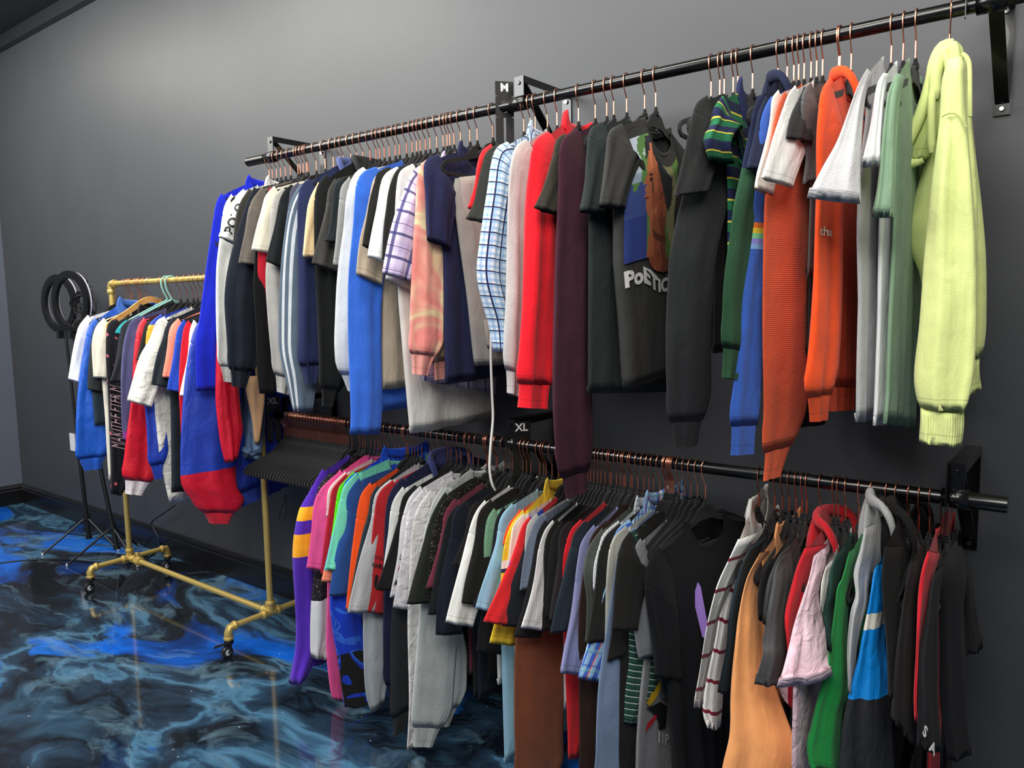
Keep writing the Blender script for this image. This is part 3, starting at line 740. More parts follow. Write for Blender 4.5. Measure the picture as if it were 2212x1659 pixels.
STEMS = {'U': [580,587,596,605,615,626,642,647,654,661,664,682,701,719,732,741,757,770,783,798,811,819,829,840,853,862,877,889.6,899,907,918,928,942.6,956.7,965,971,980,994,1014.5,1030,1064,1131,1145,1156,1203,1249.5,1286,1311,1354,1393,1537,1556,1565.5,1585,1682,1702,1716.5,1727,1739,1754,1766,1779,1814,1928,1954,1981],
 'L': [612+3.1*i for i in range(46)]+[759,776,783,788,800,809,816,821,829,836,851,862,876,889,895,902,910,928,939,953,966,973,985,994.5,1010,1021,1032.5,1051,1054,1071,1090,1102,1107,1129,1137,1146,1165,1174,1179,1192,1206,1220,1233,1247,1258,1270,1276,1283,1291,1298,1307,1317,1321,1332,1340.5,1347.5,1351,1362,1366,1378,1391,1402,1412,1425,1437.5,1440,1445.5,1466,1479,1493,1507,1524,1640,1675,1691,1706,1721,1734,1773,1803,1812,1828,1857,1883,1916,1964,1987,2010,2035],
 'G': [248,271,278,282,285,297,302,304.6,314,324,340,350,360,369,388,402,415,424,434,446,457,468,480,492]}
U, L, GR = 'U', 'L', 'G'
# ---------------- upper rod
g(U,'royal blue waffle-knit shirt','#0a22c8','waffle','L',[(555,396),(478,416),(466,440),(455,520),(440,620),(428,700),(421,740),(425,845)],(492,842),collar='polo',wmax=.2)
g(U,'off-white sweatshirt','#dcddd6','fleece','C',[(560,402),(500,420),(484,450),(474,530),(467,600),(466,720),(470,782),(480,824)],(494,828))
g(U,'white tee with lettered sleeve','#dfe2df','plain','S',[(568,395),(526,408),(508,428),(490,470),(474,512)],(506,537),collar='polo')
g(U,'charcoal faded tee','#34322d','plain','S',[(575,395),(538,406),(520,440),(507,500),(500,568)],(522,575))
g(U,'midnight navy sweatshirt','#151b27','fleece','C',[(590,395),(550,404),(530,450),(500,560),(487,640),(489,720),(492,790),(497,834)],(534,838),wmax=.16)
g(U,'taupe heather tee','#6e675f','heather','S',[(605,388),(566,402),(546,425),(533,455),(527,510),(517,568)],(549,576))
g(U,'black long-sleeve top','#0c0d10','plain','L',[(612,390),(580,404),(560,460),(545,600),(550,700),(556,800),(561,850)],(592,852))
g(U,'crimson long-sleeve top','#c3122c','plain','L',[(612,392),(583,404),(566,470),(556,590),(567,620),(577,720),(597,830)],(601,832))
g(U,'cream tee','#ddd8c4','plain','S',[(640,388),(592,401),(570,428),(560,470),(552,510),(545,541)],(577,550))
g(U,'stone grey half-zip pullover','#a5a29c','fleece','C',[(648,390),(611,404),(590,425),(583,470),(578,545),(575,600),(583,700),(592,790),(598,846)],(619,855))
g(U,'washed black tee','#14181a','plain','S',[(662,383),(629,397),(612,415),(600,445),(590,500),(576,565)],(609,588))
g(U,'navy fleck tee','#4a4c5c','marl','S',[(676,376),(644,393),(627,412),(622,450),(618,520)],(636,540))
g(U,'steel blue track jacket with white side stripes','#5f7081','trackstripe','L',[(680,376),(650,398),(632,425),(620,470),(612,540),(608,600),(605,700),(606,760),(620,830),(632,889)],(675,890),wmax=.17)
g(U,'navy hoodie','#232c52','fleece','C',[(705,350),(668,386),(650,402),(644,440),(643,520),(643,600),(645,700),(645,770),(657,828)],(682,826),hood=1,hoodhex='#4c5a92')
g(U,'tan tee','#dfc395','plain','S',[(718,372),(688,395),(672,430),(660,480),(650,555)],(677,558))
g(U,'black hoodie','#131515','fleece','C',[(745,346),(706,378),(690,395),(681,430),(680,500),(680,560),(681,640),(686,800),(692,877)],(722,880),hood=1,hoodhex='#2b2f2e')
g(U,'faded charcoal tee','#3b3936','plain','S',[(755,370),(722,385),(707,410),(700,450),(688,510),(676,570)],(708,590))
g(U,'dark slate tee','#20282b','plain','S',[(770,364),(738,382),(722,400),(717,440),(708,500),(699,520)],(725,530))
g(U,'pepper grey raglan tee','#8b8c8b','marl','S',[(788,362),(754,382),(736,405),(732,445),(727,520),(720,572)],(735,581))
g(U,'pale heather sweatshirt','#c2c6c8','heather','C',[(815,352),(785,361),(765,377),(750,425),(745,500),(735,590),(730,680),(727,760),(737,810),(752,845)],(768,846))
g(U,'cornflower blue fleece','#2f68d2','fleece','L',[(855,345),(812,360),(786,370),(772,390),(768,430),(765,500),(757,600),(755,700),(756,800),(757,900),(753,938)],(820,938),wmax=.2,N=[(822,640),(822,890)],Hm=(885,878))
g(U,'beige tee','#b5a58f','plain','S',[(855,355),(824,364),(806,385),(797,420),(790,470),(780,520),(772,592)],(808,618),N=[(826,650),(826,842)],Hm=(855,840))
g(U,'black cotton tee','#1c1c1a','plain','S',[(872,352),(842,361),(818,375),(810,400),(797,440),(785,500),(781,531)],(806,546))
g(U,'bright white tee','#e1e4e2','plain','S',[(885,350),(857,358),(832,375),(820,400),(812,450),(805,500),(797,555)],(823,572))
g(U,'black zip-neck shirt','#1d1d1b','plain','S',[(895,348),(869,356),(855,370),(845,400),(838,450),(830,500),(824,560)],(842,570))
g(U,'oversized off-white tee','#dcdad3','plain','S',[(932,335),(890,352),(866,368),(858,400),(852,480),(845,540),(832,603)],(889,636),N=[(862,648),(872,760),(888,937)],Hm=(1075,900),fu=-.2,wmax=.24)
g(U,'lilac plaid short-sleeve shirt','#d9cfe6','plaid','S',[(938,343),(906,357),(885,380),(870,420),(855,470),(843,520),(828,590)],(891,610),collar='shirt',N=[(905,640),(915,822)],Hm=(1085,848),wmax=.22)
g(U,'pink and cream tie-dye hoodie','#e59a8c','tiedye','C',[(955,325),(925,342),(905,358),(899,400),(897,450),(893,520),(890,600),(888,700),(888,765),(892,808)],(924,812),N=[(926,620),(930,822)],Hm=(965,822),cuffhex='#e39a8e')
g(U,'navy polo shirt with upturned collar','#23274a','plain','S',[(985,322),(946,334),(924,345),(917,365),(918,420),(919,480),(920,515)],(958,538),collar='polo',N=[(957,554),(959,663),(961,830)],Hm=(1036,814),bigcollar=1)
g(U,'cherry red tee','#dc1b24','plain','S',[(1092,300),(1060,311),(1037,328),(1026,360),(1022,400),(1011,450)],(1031,462))
g(U,'graphite tee','#33342f','plain','S',[(1112,296),(1076,309),(1052,330),(1045,360),(1036,400),(1025,440),(1006,472)],(1048,484))
g(U,'blue checked button-down shirt','#dfe8f0','check','L',[(1150,285),(1096,305),(1073,318),(1062,350),(1055,400),(1048,450),(1040,520),(1035,590),(1047,650),(1062,700),(1072,760)],(1089,762),collar='shirt')
g(U,'light heather grey sweatshirt','#b9b7b5','heather','C',[(1180,282),(1137,301),(1115,316),(1106,345),(1101,380),(1097,450),(1094,540),(1092,650),(1090,740),(1093,800),(1096,848)],(1119,863))
g(U,'bright red sweatshirt','#df0a20','fleece','C',[(1228,265),(1184,284),(1160,300),(1151,320),(1144,370),(1138,420),(1133,520),(1130,640),(1126,740),(1122,812),(1119,880)],(1181,882),collar='polo',wmax=.2)
g(U,'olive charcoal tee','#38362f','plain','S',[(1240,274),(1218,286),(1201,303),(1195,330),(1185,360),(1170,410),(1155,449)],(1202,466))
g(U,'maroon knitted sweater','#45202f','knit','C',[(1282,263),(1245,278),(1219,295),(1208,320),(1205,400),(1200,480),(1196,540),(1192,650),(1189,770),(1190,880),(1196,960),(1206,1020),(1218,1078)],(1272,1060),wmax=.22,mid=.16)
g(U,'dark spruce tee','#283030','plain','S',[(1332,250),(1300,263),(1279,280),(1271,320),(1262,390),(1250,456)],(1295,462),N=[(1270,500),(1268,700),(1267,850)],Hm=(1338,868))
g(U,'faded black tee with photo print','#373735','plain','S',[(1372,250),(1340,265),(1318,284),(1312,330),(1304,380),(1292,444)],(1348,453),N=[(1328,490),(1327,560),(1338,700),(1345,840)],Hm=(1424,800),th=.034,fl=.24,wmax=.2,fa=.005)
g(U,'charcoal long-sleeve sweatshirt','#2d2f31','fleece','C',[(1550,197),(1524,212),(1506,250),(1495,330),(1480,420),(1465,480),(1449,560),(1443,640),(1438,720),(1437,800),(1440,890),(1449,968)],(1510,962),wmax=.22,mid=.18)
g(U,'soft black tee','#28292a','plain','S',[(1552,195),(1527,205),(1505,222),(1493,260),(1480,330),(1465,390),(1455,424)],(1528,416),wmax=.2)
g(U,'green and navy striped polo','#1f5a3c','rugby','S',[(1590,190),(1560,208),(1541,232),(1537,262),(1524,285),(1520,308),(1530,345)],(1568,352),collar='polo',collarhex='#252b55',bigcollar=1,N=[(1570,390),(1570,640)],Hm=(1590,640),cuffhex='#252b55')
g(U,'navy and green colourblock hoodie','#1c2440','fleece','C',[(1668,165),(1640,203),(1628,232),(1621,270),(1610,320),(1600,370),(1585,440),(1578,500),(1567,600),(1564,700),(1562,815)],(1590,821),hood=1,hoodhex='#1c2440',bands=['#264d34',(1600,366,'#1d2545')],cuffhex='#24492f')
g(U,'plain navy tee','#1f2742','plain','S',[(1680,178),(1655,208),(1642,240),(1628,300),(1611,362)],(1636,366))
g(U,'blue sweatshirt with rainbow chest band','#2c5bb8','fleece','C',[(1690,184),(1666,205),(1650,235),(1641,270),(1637,330),(1628,430),(1618,520),(1600,640),(1590,780),(1580,900),(1577,984)],(1633,980),bands=['#2c5bb8',(1618,543,'#7fb0e6'),(1618,532,'#8c8fe0'),(1618,521,'#7fe0a0'),(1618,511,'#f4d81e'),(1618,500,'#f07a1c'),(1618,486,'#2c5bb8')],wmax=.18,mid=.1)
g(U,'ecru tee','#e6dfd3','plain','S',[(1702,180),(1681,195),(1668,215),(1664,260),(1650,320),(1634,372),(1627,405)],(1656,426))
g(U,'orange cable sweater','#dc5528','knit','C',[(1718,174),(1695,196),(1680,232),(1673,270),(1668,300),(1662,380),(1656,420),(1652,520),(1648,640),(1646,760),(1648,880),(1647,960),(1645,1040)],(1690,1026),wmax=.26,mid=.2)
g(U,'jet black long tee','#101012','plain','S',[(1733,175),(1712,190),(1700,230),(1692,290),(1690,330)],(1706,332),N=[(1735,500),(1722,700),(1712,925)],Hm=(1762,928))
g(U,'crisp white tee','#e8e8e4','plain','S',[(1748,170),(1718,184),(1705,205),(1690,250),(1668,305),(1642,384)],(1713,405),wmax=.22)
g(U,'ink grey tee','#2d2f31','plain','S',[(1760,170),(1738,188),(1725,215),(1708,258),(1700,298)],(1737,307))
g(U,'slate grey tee','#5c5d5e','plain','S',[(1778,169),(1752,180),(1736,200),(1733,240),(1738,290),(1742,340),(1734,398)],(1768,384),N=[(1748,440),(1742,600)],Hm=(1760,560))
g(U,'vivid orange hoodie','#ee4d12','fleece','C',[(1812,158),(1788,174),(1773,195),(1768,230),(1762,300),(1760,400),(1756,500),(1754,600),(1750,700),(1746,770),(1741,830),(1750,912)],(1785,905),hood=1,N=[(1782,480),(1786,700),(1788,888)],Hm=(1850,885),mid=.13)
g(U,'heather grey flared-sleeve tee','#b4b4b6','heather','S',[(1914,134),(1873,148),(1850,193),(1810,300),(1777,360),(1742,427)],(1858,442),N=[(1852,500),(1856,650),(1853,800),(1852,912)],Hm=(1890,916),wmax=.24,phi=40,RE=[(1885,160),(1872,200),(1866,240),(1862,300),(1859,362),(1860,440)],yd=.03,yl=(.22,.40))
g(U,'plain white tee','#e9e9ea','plain','S',[(1940,142),(1908,158),(1893,187),(1880,270),(1866,330),(1860,360)],(1903,358),N=[(1900,520),(1898,700),(1893,860),(1890,920)],Hm=(1926,921),phi=35,RE=[(1922,160),(1914,195),(1908,241),(1904,301),(1902,358)],yd=.03,yl=(.22,.30))
g(U,'sage green tee','#7c9a7e','plain','S',[(1967,136),(1936,158),(1917,206),(1905,300),(1895,400),(1883,468)],(1928,474),N=[(1930,520),(1922,700),(1918,850),(1913,915)],Hm=(1962,938),phi=35,RE=[(1955,165),(1945,215),(1938,300),(1935,400),(1932,470)],yd=.03,yl=(.22,.30))
# ---------------- lower rod
g(L,'purple and gold colourblock long-sleeve shirt','#4a1fa0','fleece','L',[(737,988),(697,1014),(678,1045),(660,1077),(647,1100),(637,1150),(634,1190),(635,1230),(640,1320),(640,1400),(627,1478)],(652,1470),bands=['#4a1fa6',(635,1206,'#f2a81c'),(635,1160,'#4a1fa6'),(637,1132,'#f2a81c'),(645,1100,'#4a1fa6')],N=[(662,1250),(668,1440)],Hm=(705,1442))
g(L,'black beaded cardigan with marled sleeve ends','#1a171a','beads','L',[(754,985),(715,1020),(692,1045),(683,1070),(680,1090),(677,1250),(673,1300),(673,1420)],(702,1430),bands=['#c9c9c8',(675,1300,'#19161a')])
g(L,'pink long-sleeve tee','#f0559b','plain','L',[(762,990),(735,1015),(712,1050),(706,1100),(705,1290),(704,1400),(712,1480),(722,1533)],(737,1535))
g(L,'hot pink tee','#f0559b','plain','S',[(765,990),(735,1016),(705,1045),(690,1065),(680,1090),(672,1150),(661,1227)],(695,1246))
g(L,'blush white tee','#e8d9d0','plain','S',[(775,998),(745,1018),(722,1042),(708,1065),(703,1115)],(713,1120))
g(L,'crimson tee','#b4122c','plain','S',[(778,1003),(747,1022),(722,1046),(712,1065),(706,1110),(700,1180),(694,1240)],(713,1246))
g(L,'neon lime tee fading to coral','#58e010','plain','S',[(792,1000),(764,1019),(743,1041),(732,1055),(724,1090),(718,1140),(710,1190),(695,1257)],(714,1268),bands=['#f58a68',(700,1238,'#5f9fc8'),(716,1160,'#58e010')])
g(L,'electric blue jersey with swirl pattern','#0a4bd0','bluewave','L',[(812,985),(770,1019),(745,1040),(738,1070),(738,1120),(732,1200),(713,1288),(716,1350),(727,1420),(738,1500),(745,1550)],(798,1566),wmax=.25,collar='polo',collarhex='#0a4bd0',bigcollar=1)
g(L,'mint green tee','#70d8ba','plain','S',[(804,998),(768,1020),(748,1040),(738,1056),(731,1085),(725,1129),(710,1205),(703,1230)],(720,1245))
g(L,'royal blue faded tee','#1d4b90','plain','S',[(815,1018),(775,1033),(754,1061),(747,1085),(742,1136),(728,1189),(712,1288)],(747,1289))
g(L,'orange tee','#f2500f','plain','S',[(836,1018),(800,1043),(782,1064),(774,1095),(769,1148),(759,1225),(746,1317)],(756,1327))
g(L,'ink slate tee','#1b2a32','plain','S',[(853,1017),(814,1048),(800,1068),(793,1105),(780,1153),(769,1225),(757,1310)],(770,1312))
g(L,'stone heather long-sleeve tee','#a3a9ae','heather','L',[(868,1012),(842,1034),(817,1055),(806,1075),(800,1130),(795,1200),(787,1330),(788,1420),(792,1500),(803,1540)],(833,1514))
g(L,'ash heather tee','#b3b3b5','heather','S',[(878,1008),(844,1035),(820,1052),(808,1068),(803,1095),(797,1134),(777,1213),(752,1324)],(786,1330))
g(L,'brick red tee with lettered sleeve','#b31a22','plain','S',[(884,1015),(848,1036),(826,1055),(816,1072),(812,1095),(805,1165),(786,1322)],(825,1342))
g(L,'dark navy hoodie','#1d2140','fleece','C',[(918,1000),(868,1030),(848,1052),(836,1080),(831,1140),(828,1300),(826,1380),(828,1460),(838,1515)],(852,1522),hood=1,hoodhex='#2c3366')
g(L,'cool white tee','#dfe2de','plain','S',[(911,1027),(870,1051),(852,1079),(843,1110),(837,1155),(832,1200),(828,1240)],(846,1246))
g(L,'black jersey sweatshirt','#232527','fleece','C',[(932,1028),(895,1048),(872,1073),(862,1110),(855,1200),(845,1330),(843,1400),(845,1500),(848,1592)],(877,1575))
g(L,'true black tee','#151515','plain','S',[(938,1025),(898,1048),(875,1067),(866,1088),(861,1117),(853,1141),(834,1201),(810,1272)],(844,1286))
g(L,'white tee with printed sleeve lettering','#d0ced2','plain','S',[(952,1024),(908,1050),(886,1074),(876,1100),(866,1140),(858,1200),(850,1240),(839,1290)],(864,1294))
g(L,'crumpled white shirt','#d3d1d5','wrinkle','S',[(965,1022),(912,1058),(892,1082),(878,1110),(868,1177),(859,1249),(850,1312)],(888,1335),wmax=.2)
g(L,'thin white long-sleeve top','#d0cdcc','wrinkle','L',[(972,1038),(930,1060),(912,1082),(897,1110),(890,1153),(884,1250),(880,1350),(881,1500),(877,1626)],(898,1612))
g(L,'silver grey crew sweatshirt','#b4b9b7','heather','C',[(1000,1018),(957,1053),(937,1082),(926,1120),(914,1170),(905,1300),(898,1400),(891,1500),(889,1612)],(942,1630),wmax=.22,mid=.16)
g(L,'mist grey sweatshirt','#a9aeac','heather','C',[(1006,1020),(965,1053),(945,1085),(937,1120),(932,1200),(934,1340),(945,1400),(943,1500),(944,1568)],(974,1578),mid=.12)
g(L,'forest black tee','#21251f','plain','S',[(998,1038),(962,1063),(942,1095),(923,1138),(909,1189),(881,1305)],(908,1311))
g(L,'black tee with pale flecks','#14110f','beads','S',[(1012,1040),(980,1062),(957,1085),(945,1120),(938,1150),(930,1200),(924,1290)],(936,1300))
g(L,'wine red tee','#6d2539','plain','S',[(1020,1050),(982,1078),(960,1110),(952,1146),(934,1219),(919,1272)],(935,1277))
g(L,'near-black slate tee','#171c20','plain','S',[(1028,1056),(988,1088),(967,1118),(952,1187),(936,1255),(923,1328)],(948,1333),len=.74)
g(L,'deep navy tee','#141b29','plain','S',[(1044,1055),(1000,1083),(978,1110),(971,1158),(960,1216),(948,1291),(943,1372)],(968,1380),len=.74)
g(L,'brownish black tee','#161413','plain','S',[(1060,1062),(1028,1082),(1009,1110),(1001,1158),(978,1222)],(992,1226))
g(L,'chalk white tee','#e5e6e0','plain','S',[(1074,1060),(1047,1080),(1029,1104),(1016,1134),(1002,1185),(984,1267),(966,1345)],(1024,1367),wmax=.18)
g(L,'dense black tee with curled hem','#201f1d','plain','S',[(1104,1057),(1060,1078),(1038,1104),(1030,1134),(1025,1166),(1006,1248),(998,1302)],(1031,1331),len=.74)
g(L,'green marled long tee','#7fb08c','marl','L',[(1095,1085),(1068,1099),(1055,1119),(1050,1146),(1047,1200),(1045,1260),(1038,1330),(1031,1392)],(1041,1394))
g(L,'black tee with drooping sleeve','#15151a','plain','S',[(1128,1068),(1085,1097),(1068,1135),(1058,1200),(1048,1280),(1031,1408)],(1076,1434))
g(L,'matte black tee','#17171a','plain','S',[(1130,1068),(1088,1094),(1068,1128),(1057,1195),(1045,1255),(1022,1310)],(1048,1312))
g(L,'light blue tee with turned-back cuff','#86b0c6','plain','S',[(1146,1063),(1105,1086),(1080,1119),(1068,1175),(1054,1224),(1042,1267),(1030,1315)],(1052,1339),N=[(1084,1400),(1087,1500),(1092,1652)],Hm=(1116,1640),wmax=.16)
g(L,'bright orange-red tee','#ee4a14','plain','S',[(1152,1077),(1122,1099),(1100,1127),(1091,1158),(1089,1178)],(1100,1180))
g(L,'yellow jersey with navy stripe and standing collar','#ecc92c','plain','S',[(1168,1058),(1130,1102),(1107,1132),(1093,1170),(1084,1215),(1080,1260),(1072,1320),(1056,1388)],(1106,1409),collar='polo',bigcollar=1,bands=['#ecc92c',(1084,1240,'#20264e'),(1084,1230,'#e9e4d4'),(1084,1216,'#ecc92c')])
g(L,'pale cream tee','#ece6d8','plain','S',[(1153,1091),(1130,1108),(1112,1132),(1105,1166),(1093,1237)],(1104,1240),N=[(1112,1420),(1112,1650)],Hm=(1122,1650))
g(L,'red tee with blue camouflage shoulder','#dd1c22','camo','S',[(1191,1079),(1145,1114),(1127,1134),(1112,1175),(1100,1214),(1086,1248),(1069,1291),(1046,1343)],(1113,1402),wmax=.2,collarhex='#dd1c22')
g(L,'dark ink tee','#191d24','plain','S',[(1197,1090),(1162,1113),(1143,1135),(1135,1170),(1125,1210),(1105,1268),(1086,1353)],(1112,1362))
g(L,'brown sweatshirt','#7d4224','fleece','C',[(1202,1093),(1170,1111),(1152,1133),(1142,1180),(1130,1240),(1123,1300),(1115,1400),(1115,1500),(1116,1600),(1118,1740)],(1178,1735),wmax=.26,mid=.2)
g(L,'grey ringspun tee','#b5b5b0','marl','S',[(1192,1087),(1160,1110),(1143,1132),(1134,1164),(1131,1196)],(1142,1198))
g(L,'denim blue twill shirt','#5a6678','twill','S',[(1206,1090),(1168,1110),(1152,1132),(1141,1170),(1131,1231),(1124,1275)],(1136,1277))
g(L,'coal black tee','#18181a','plain','S',[(1216,1095),(1178,1123),(1162,1152),(1151,1200),(1141,1255),(1129,1315),(1112,1376)],(1136,1390))
g(L,'white speckled tee','#dadad9','heather','S',[(1237,1091),(1194,1124),(1177,1150),(1165,1187),(1158,1224),(1146,1279),(1124,1355)],(1158,1381),wmax=.17)
g(L,'black crewneck tee','#1a1a19','plain','S',[(1245,1091),(1204,1122),(1186,1150),(1178,1186),(1177,1267),(1165,1364)],(1185,1370),len=.76)
g(L,'dark charcoal tee','#1a1a1b','plain','S',[(1264,1089),(1214,1127),(1196,1154),(1187,1187),(1184,1260),(1180,1335)],(1192,1340),len=.76)
g(L,'plum black tee','#1d1a1e','plain','S',[(1280,1091),(1230,1126),(1210,1153),(1203,1214),(1197,1267),(1188,1342)],(1206,1350),len=.76)
g(L,'scarlet long-sleeve tee','#dc0f22','plain','L',[(1309,1084),(1255,1122),(1233,1146),(1223,1180),(1218,1219),(1219,1320),(1222,1450),(1226,1640)],(1234,1645))
g(L,'blue slate tee','#1f2b34','plain','S',[(1313,1096),(1265,1125),(1241,1151),(1233,1178),(1227,1202),(1216,1255),(1204,1303),(1189,1369)],(1218,1368),len=.74)
g(L,'lavender long tee','#7f83ac','plain','S',[(1318,1104),(1283,1135),(1259,1171),(1251,1208),(1244,1252),(1234,1312),(1217,1393),(1206,1452)],(1250,1480),wmax=.17,seam=.42)
g(L,'dark brown sweatshirt','#301d15','fleece','C',[(1347,1088),(1308,1122),(1279,1153),(1269,1191),(1260,1239),(1252,1336),(1251,1472),(1251,1620),(1251,1740)],(1288,1740),mid=.15)
g(L,'moss grey heather tee','#50544f','heather','S',[(1344,1103),(1300,1140),(1278,1172),(1268,1203),(1263,1240),(1268,1300),(1262,1388)],(1276,1392))
g(L,'white diamond-check shirt','#eceff0','gridcheck','S',[(1374,1095),(1336,1125),(1305,1154),(1294,1179),(1284,1210),(1280,1239),(1281,1275)],(1292,1278),collar='shirt')
g(L,'soot black tee','#20201e','plain','S',[(1384,1098),(1338,1129),(1312,1154),(1301,1179),(1294,1210),(1286,1280),(1266,1390)],(1286,1394))
g(L,'sky blue plaid shirt','#4a7fe0','blueplaid','S',[(1412,1078),(1360,1122),(1332,1148),(1315,1190),(1304,1239),(1292,1290),(1267,1398),(1249,1465)],(1296,1492),collar='shirt',wmax=.18)
g(L,'putty grey long-sleeve top','#b6b7ad','plain','L',[(1402,1104),(1352,1136),(1329,1156),(1318,1179),(1313,1215),(1310,1263),(1305,1400),(1292,1520),(1285,1690)],(1302,1695))
g(L,'dusty blue sweatshirt','#6e83a2','heather','C',[(1407,1104),(1368,1138),(1346,1164),(1332,1210),(1322,1287),(1310,1373),(1298,1450),(1291,1520),(1286,1620),(1284,1740)],(1330,1740),mid=.16,wmax=.22)
g(L,'black boxy tee','#1a1918','plain','S',[(1438,1100),(1360,1148),(1350,1164),(1343,1190),(1335,1250),(1328,1340),(1311,1431)],(1366,1402),wmax=.2)
g(L,'black sweatshirt','#161617','fleece','C',[(1441,1100),(1362,1149),(1354,1165),(1348,1190),(1344,1280),(1338,1420),(1334,1560),(1334,1740)],(1372,1740),mid=.15)
g(L,'green striped long-sleeve tee','#1f4a3e','greenstripe','L',[(1441,1101),(1366,1147),(1358,1165),(1356,1200),(1356,1300),(1360,1420),(1352,1500),(1349,1562)],(1374,1570))
g(L,'carbon black tee','#1e1d1b','plain','S',[(1443,1099),(1362,1149),(1347,1166),(1339,1183),(1334,1201),(1330,1251),(1325,1336),(1322,1363)],(1365,1367),wmax=.19,seam=.22)
g(L,'grey marled tee with bird print','#85878a','marl','S',[(1489,1107),(1443,1116),(1384,1164),(1371,1186),(1366,1208),(1364,1250),(1367,1336),(1372,1398),(1377,1424)],(1388,1426),tipi=2,N=[(1392,1400),(1380,1500),(1372,1600),(1368,1740)],Hm=(1470,1760),wmax=.14)
g(L,'black tee worn smooth at the chest','#0a0d12','plain','S',[(1490,1124),(1420,1178),(1404,1205),(1393,1254),(1398,1312),(1406,1373),(1412,1460)],(1479,1487),wmax=.2,th=.03,N=[(1440,1490),(1462,1700)],Hm=(1580,1740),len=.8,big=1,stemfix=1524)
g(L,'white rugby shirt with thin red stripes','#e9e6df','redstripe','L',[(1612,1112),(1594,1165),(1579,1198),(1564,1229),(1550,1261),(1537,1307),(1525,1362),(1511,1451),(1502,1498),(1499,1522)],(1519,1520),collar='polo',bigcollar=1,phi=30,mid=.15,RE=[(1640,1150),(1612,1195),(1592,1240),(1570,1290),(1552,1340),(1540,1400),(1528,1460),(1520,1500),(1519,1521)],XP=[('front_panel',[(1600,1200),(1575,1260),(1556,1320),(1543,1390),(1525,1470),(1518,1530),(1527,1566)],[(1625,1200),(1604,1260),(1590,1320),(1576,1390),(1564,1460),(1560,1530),(1556,1570)],.17,None)])
g(L,'teal navy tee','#16252c','plain','S',[(1656,1144),(1622,1180),(1600,1225),(1588,1261),(1581,1293),(1573,1345),(1568,1402),(1550,1493)],(1581,1489),phi=25,RE=[(1665,1150),(1640,1190),(1625,1240),(1612,1300),(1602,1360),(1594,1420),(1584,1490)])
g(L,'apricot button shirt','#eda162','plain','L',[(1664,1166),(1642,1194),(1628,1219),(1615,1244),(1604,1282),(1594,1335),(1588,1388),(1582,1443),(1578,1504),(1576,1586),(1560,1660),(1555,1740)],(1706,1735),collar='shirt',bigcollar=1,phi=45,wmax=.34,mid=.26,ext=.2,RE=[(1664,1190),(1648,1215),(1640,1245),(1645,1290),(1655,1345),(1662,1430),(1680,1498),(1697,1545),(1719,1612),(1712,1660),(1700,1740)],yl=(.225,.31))
g(L,'black stitched tee','#121214','plain','S',[(1678,1192),(1662,1212),(1647,1244),(1638,1274),(1636,1300),(1637,1335)],(1656,1335),RE=[(1690,1195),(1680,1225),(1672,1260),(1665,1300),(1660,1335)])
g(L,'dark marled tee','#3c3c3b','marl','S',[(1700,1163),(1685,1196),(1668,1229),(1657,1261),(1650,1303),(1647,1345)],(1662,1345),RE=[(1712,1170),(1700,1210),(1690,1250),(1680,1300),(1670,1345)])
g(L,'charcoal heather tee','#4c4d4e','heather','S',[(1705,1186),(1688,1200),(1674,1229),(1668,1261),(1657,1324),(1647,1388),(1648,1410),(1630,1474)],(1685,1476),phi=35,wmax=.2,RE=[(1708,1178),(1713,1230),(1708,1280),(1700,1320),(1699,1380),(1694,1430),(1682,1476)],yl=(.225,.34))
g(L,'red hoodie','#c00f20','fleece','C',[(1768,1166),(1738,1184),(1722,1222),(1708,1270),(1697,1315),(1695,1345),(1700,1400),(1702,1520)],(1722,1520),hood=1,phi=30,RE=[(1790,1175),(1765,1200),(1750,1250),(1738,1300),(1725,1350),(1720,1400),(1722,1520)])
g(L,'rose pink crumpled tee','#e4c5d0','wrinkle','S',[(1777,1173),(1758,1200),(1747,1250),(1733,1293),(1716,1345),(1704,1396),(1690,1450),(1677,1482)],(1788,1464),phi=45,wmax=.28,N=[(1714,1510),(1712,1600),(1712,1740)],Hm=(1760,1740),RE=[(1784,1180),(1785,1210),(1776,1240),(1769,1282),(1775,1324),(1784,1362),(1790,1400),(1794,1440),(1800,1460)],XP=[('sleeve_lining',[(1690,1450),(1683,1485),(1692,1508),(1708,1524)],[(1770,1440),(1764,1470),(1756,1500),(1742,1522)],.17,None)],yl=(.225,.36))
g(L,'ivory tee','#dcdbd2','plain','S',[(1798,1200),(1784,1224),(1776,1250),(1773,1275),(1771,1316)],(1788,1314),RE=[(1802,1205),(1798,1240),(1790,1280),(1782,1318)])
g(L,'bottle green tee','#1c3c37','plain','S',[(1822,1169),(1806,1200),(1792,1236),(1788,1282),(1778,1320),(1782,1352),(1786,1402)],(1800,1405),RE=[(1828,1172),(1824,1210),(1815,1260),(1805,1300),(1802,1340),(1802,1400)])
g(L,'emerald green long-sleeve top','#0d8c3d','plain','L',[(1848,1173),(1834,1192),(1819,1248),(1808,1271),(1801,1324),(1792,1388),(1785,1443),(1768,1498),(1752,1565),(1742,1608),(1748,1660)],(1808,1664),phi=40,wmax=.22,mid=.2,RE=[(1851,1180),(1849,1206),(1841,1250),(1836,1293),(1831,1345),(1832,1402),(1833,1470),(1832,1504),(1820,1545),(1812,1664)])
g(L,'grey hoodie with knotted hood','#aaacac','heather','C',[(1891,1112),(1868,1140),(1857,1190),(1844,1238),(1848,1285),(1837,1325),(1830,1400),(1832,1492)],(1852,1494),hood=1,phi=40,mid=.15,RE=[(1893,1130),(1892,1180),(1882,1225),(1876,1270),(1874,1305),(1864,1340),(1856,1375),(1850,1420),(1845,1492)])
